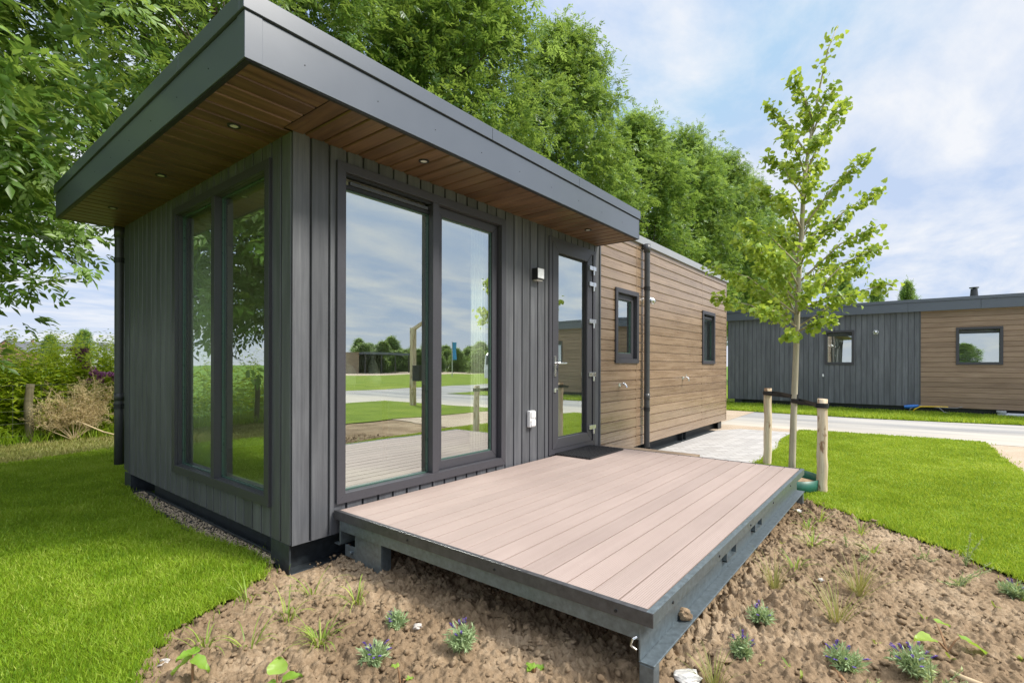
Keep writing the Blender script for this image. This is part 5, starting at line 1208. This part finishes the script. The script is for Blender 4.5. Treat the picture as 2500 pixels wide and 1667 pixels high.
for x in (16.1+vx, 18.9+vx):
    for y in (-14.6+vy, -13.05+vy):
        mb = MB(); mb.tube([(x, y-.1, .32), (x, y+.1, .32)], .32, 20); wh = mb.build('wheel', M['rubber'], van); mb = MB(); mb.tube([(x, y-.11, .32), (x, y+.11, .32)], .19, 14); mb.build('rim', M['chrome'], wh)
a = mir(845, 905, 58.); b2 = mir(925, 905, 58.); c2 = mir(1180, 905, 58.)
pv = thing('pavilion', (b2[0], b2[1], 0), 'low flat-roofed pavilion with a brown end block, mirrored in the front window', 'building')
mb = MB(); mb.box(a[0], -62, -.1, b2[0], -49, 2.6); mb.build('wall', M['brown'], pv)
mb = MB(); mb.box(b2[0], -62, -.1, c2[0], -57, 2.3); mb.build('rear_wall', M['clad'], pv)
mb = MB(); mb.box(b2[0]+.01, -62.5, 2.35, c2[0], -48, 2.6); mb.build('roof', M['fascia'], pv)
mb = MB(); mb.box(b2[0]+.3, -55, .1, c2[0]-6, -54.9, 2.3); mb.build('glass_front', M['darkglass'], pv)
for q in np.linspace(b2[0]+.5, c2[0]-.5, 4): mb = MB(); mb.tube([(q, -48.5, -.1), (q, -48.5, 2.35)], .07, 10); mb.build('column', M['frame'], pv)

# ================================================================== LIGHT, SKY, CAMERA
SUN_DIR = Vector((.4, -.92, .0)).normalized(); EL = R(47)
w = bpy.data.worlds.new('World'); S.world = w; w.use_nodes = True; nt = w.node_tree; nt.nodes.clear()
sky = N(nt, 'ShaderNodeTexSky', sky_type='NISHITA', sun_disc=False, sun_elevation=EL, sun_rotation=math.atan2(SUN_DIR.x, SUN_DIR.y), air_density=1.0, dust_density=.6, ozone_density=1.5)
tc = N(nt, 'ShaderNodeTexCoord'); sp = N(nt, 'ShaderNodeSeparateXYZ'); nt.links.new(tc.outputs['Generated'], sp.inputs[0])
zz = math_(nt, 'ADD', math_(nt, 'MAXIMUM', sp.outputs[2], 0.), .12)
cbn = N(nt, 'ShaderNodeCombineXYZ'); nt.links.new(math_(nt, 'DIVIDE', sp.outputs[0], zz), cbn.inputs[0]); nt.links.new(math_(nt, 'DIVIDE', sp.outputs[1], zz), cbn.inputs[1])
mp = N(nt, 'ShaderNodeMapping'); nt.links.new(cbn.outputs[0], mp.inputs[0]); mp.inputs['Rotation'].default_value = (0, 0, R(-25)); mp.inputs['Scale'].default_value = (.7, 1.25, 1); mp.inputs['Location'].default_value = (.3, 1.7, 0)
n1 = N(nt, 'ShaderNodeTexNoise', ins={'Scale': 1.5, 'Detail': 9., 'Roughness': .6, 'Distortion': .25}); nt.links.new(mp.outputs[0], n1.inputs['Vector'])
cl = ramp(nt, n1.outputs['Fac'], [(.4, .2), (.52, .58), (.64, 1.)])
hz = ramp(nt, sp.outputs[2], [(0., .85), (.13, .0)])
ov = N(nt, 'ShaderNodeMapRange', interpolation_type='SMOOTHSTEP', ins={1: .5, 2: .8, 3: 0., 4: .92}); nt.links.new(sp.outputs[2], ov.inputs[0])
fac = math_(nt, 'MAXIMUM', math_(nt, 'MAXIMUM', cl, hz), ov.outputs[0])
skc = mixc(nt, 1., sky.outputs[0], (.66, .73, .93), 'MULTIPLY')
skc = mixc(nt, 1., skc, (1.22, 1.6, 2.3), 'DARKEN')
mixn = mixc(nt, fac, skc, (2.32, 2.39, 2.52))
# sky above the view brightened to add fill, as overcast skies are overhead
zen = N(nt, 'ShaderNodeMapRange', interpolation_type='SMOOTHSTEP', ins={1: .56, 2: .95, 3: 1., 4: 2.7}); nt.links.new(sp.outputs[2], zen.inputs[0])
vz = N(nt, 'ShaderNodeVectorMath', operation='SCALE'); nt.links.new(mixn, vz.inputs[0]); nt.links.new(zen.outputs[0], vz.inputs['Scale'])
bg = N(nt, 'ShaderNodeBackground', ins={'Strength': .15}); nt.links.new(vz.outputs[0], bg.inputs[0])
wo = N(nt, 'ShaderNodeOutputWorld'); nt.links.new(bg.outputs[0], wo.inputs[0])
ld = bpy.data.lights.new('sun', 'SUN'); ld.energy = 2.0; ld.angle = R(15); ld.color = (1, .95, .86)
lo = bpy.data.objects.new('sun', ld); COL.objects.link(lo)
dv = Vector((SUN_DIR.x*math.cos(EL), SUN_DIR.y*math.cos(EL), math.sin(EL))); lo.rotation_euler = dv.to_track_quat('Z', 'Y').to_euler()
cd = bpy.data.cameras.new('camera'); cam = bpy.data.objects.new('camera', cd); COL.objects.link(cam)
cd.sensor_width = 36; cd.lens = FPX/2500*36; cd.shift_y = (PY-833.5)/2500; cd.clip_start = .05; cd.clip_end = 2000
mat = Matrix((_r2.tolist(), _u2.tolist(), (-_w).tolist())).transposed().to_4x4(); mat.translation = Vector(CAM.tolist()); cam.matrix_world = mat
S.camera = cam
S.render.engine = 'CYCLES'
S.cycles.use_denoising = True; S.cycles.use_adaptive_sampling = False; S.cycles.denoising_prefilter = 'NONE'; S.cycles.max_bounces = 8; S.cycles.transparent_max_bounces = 12; S.cycles.diffuse_bounces = 4; S.cycles.glossy_bounces = 4
S.cycles.sample_clamp_indirect = 6.
S.view_settings.view_transform = 'Standard'; S.view_settings.look = 'None'; S.view_settings.exposure = 1.38; S.view_settings.gamma = 1.
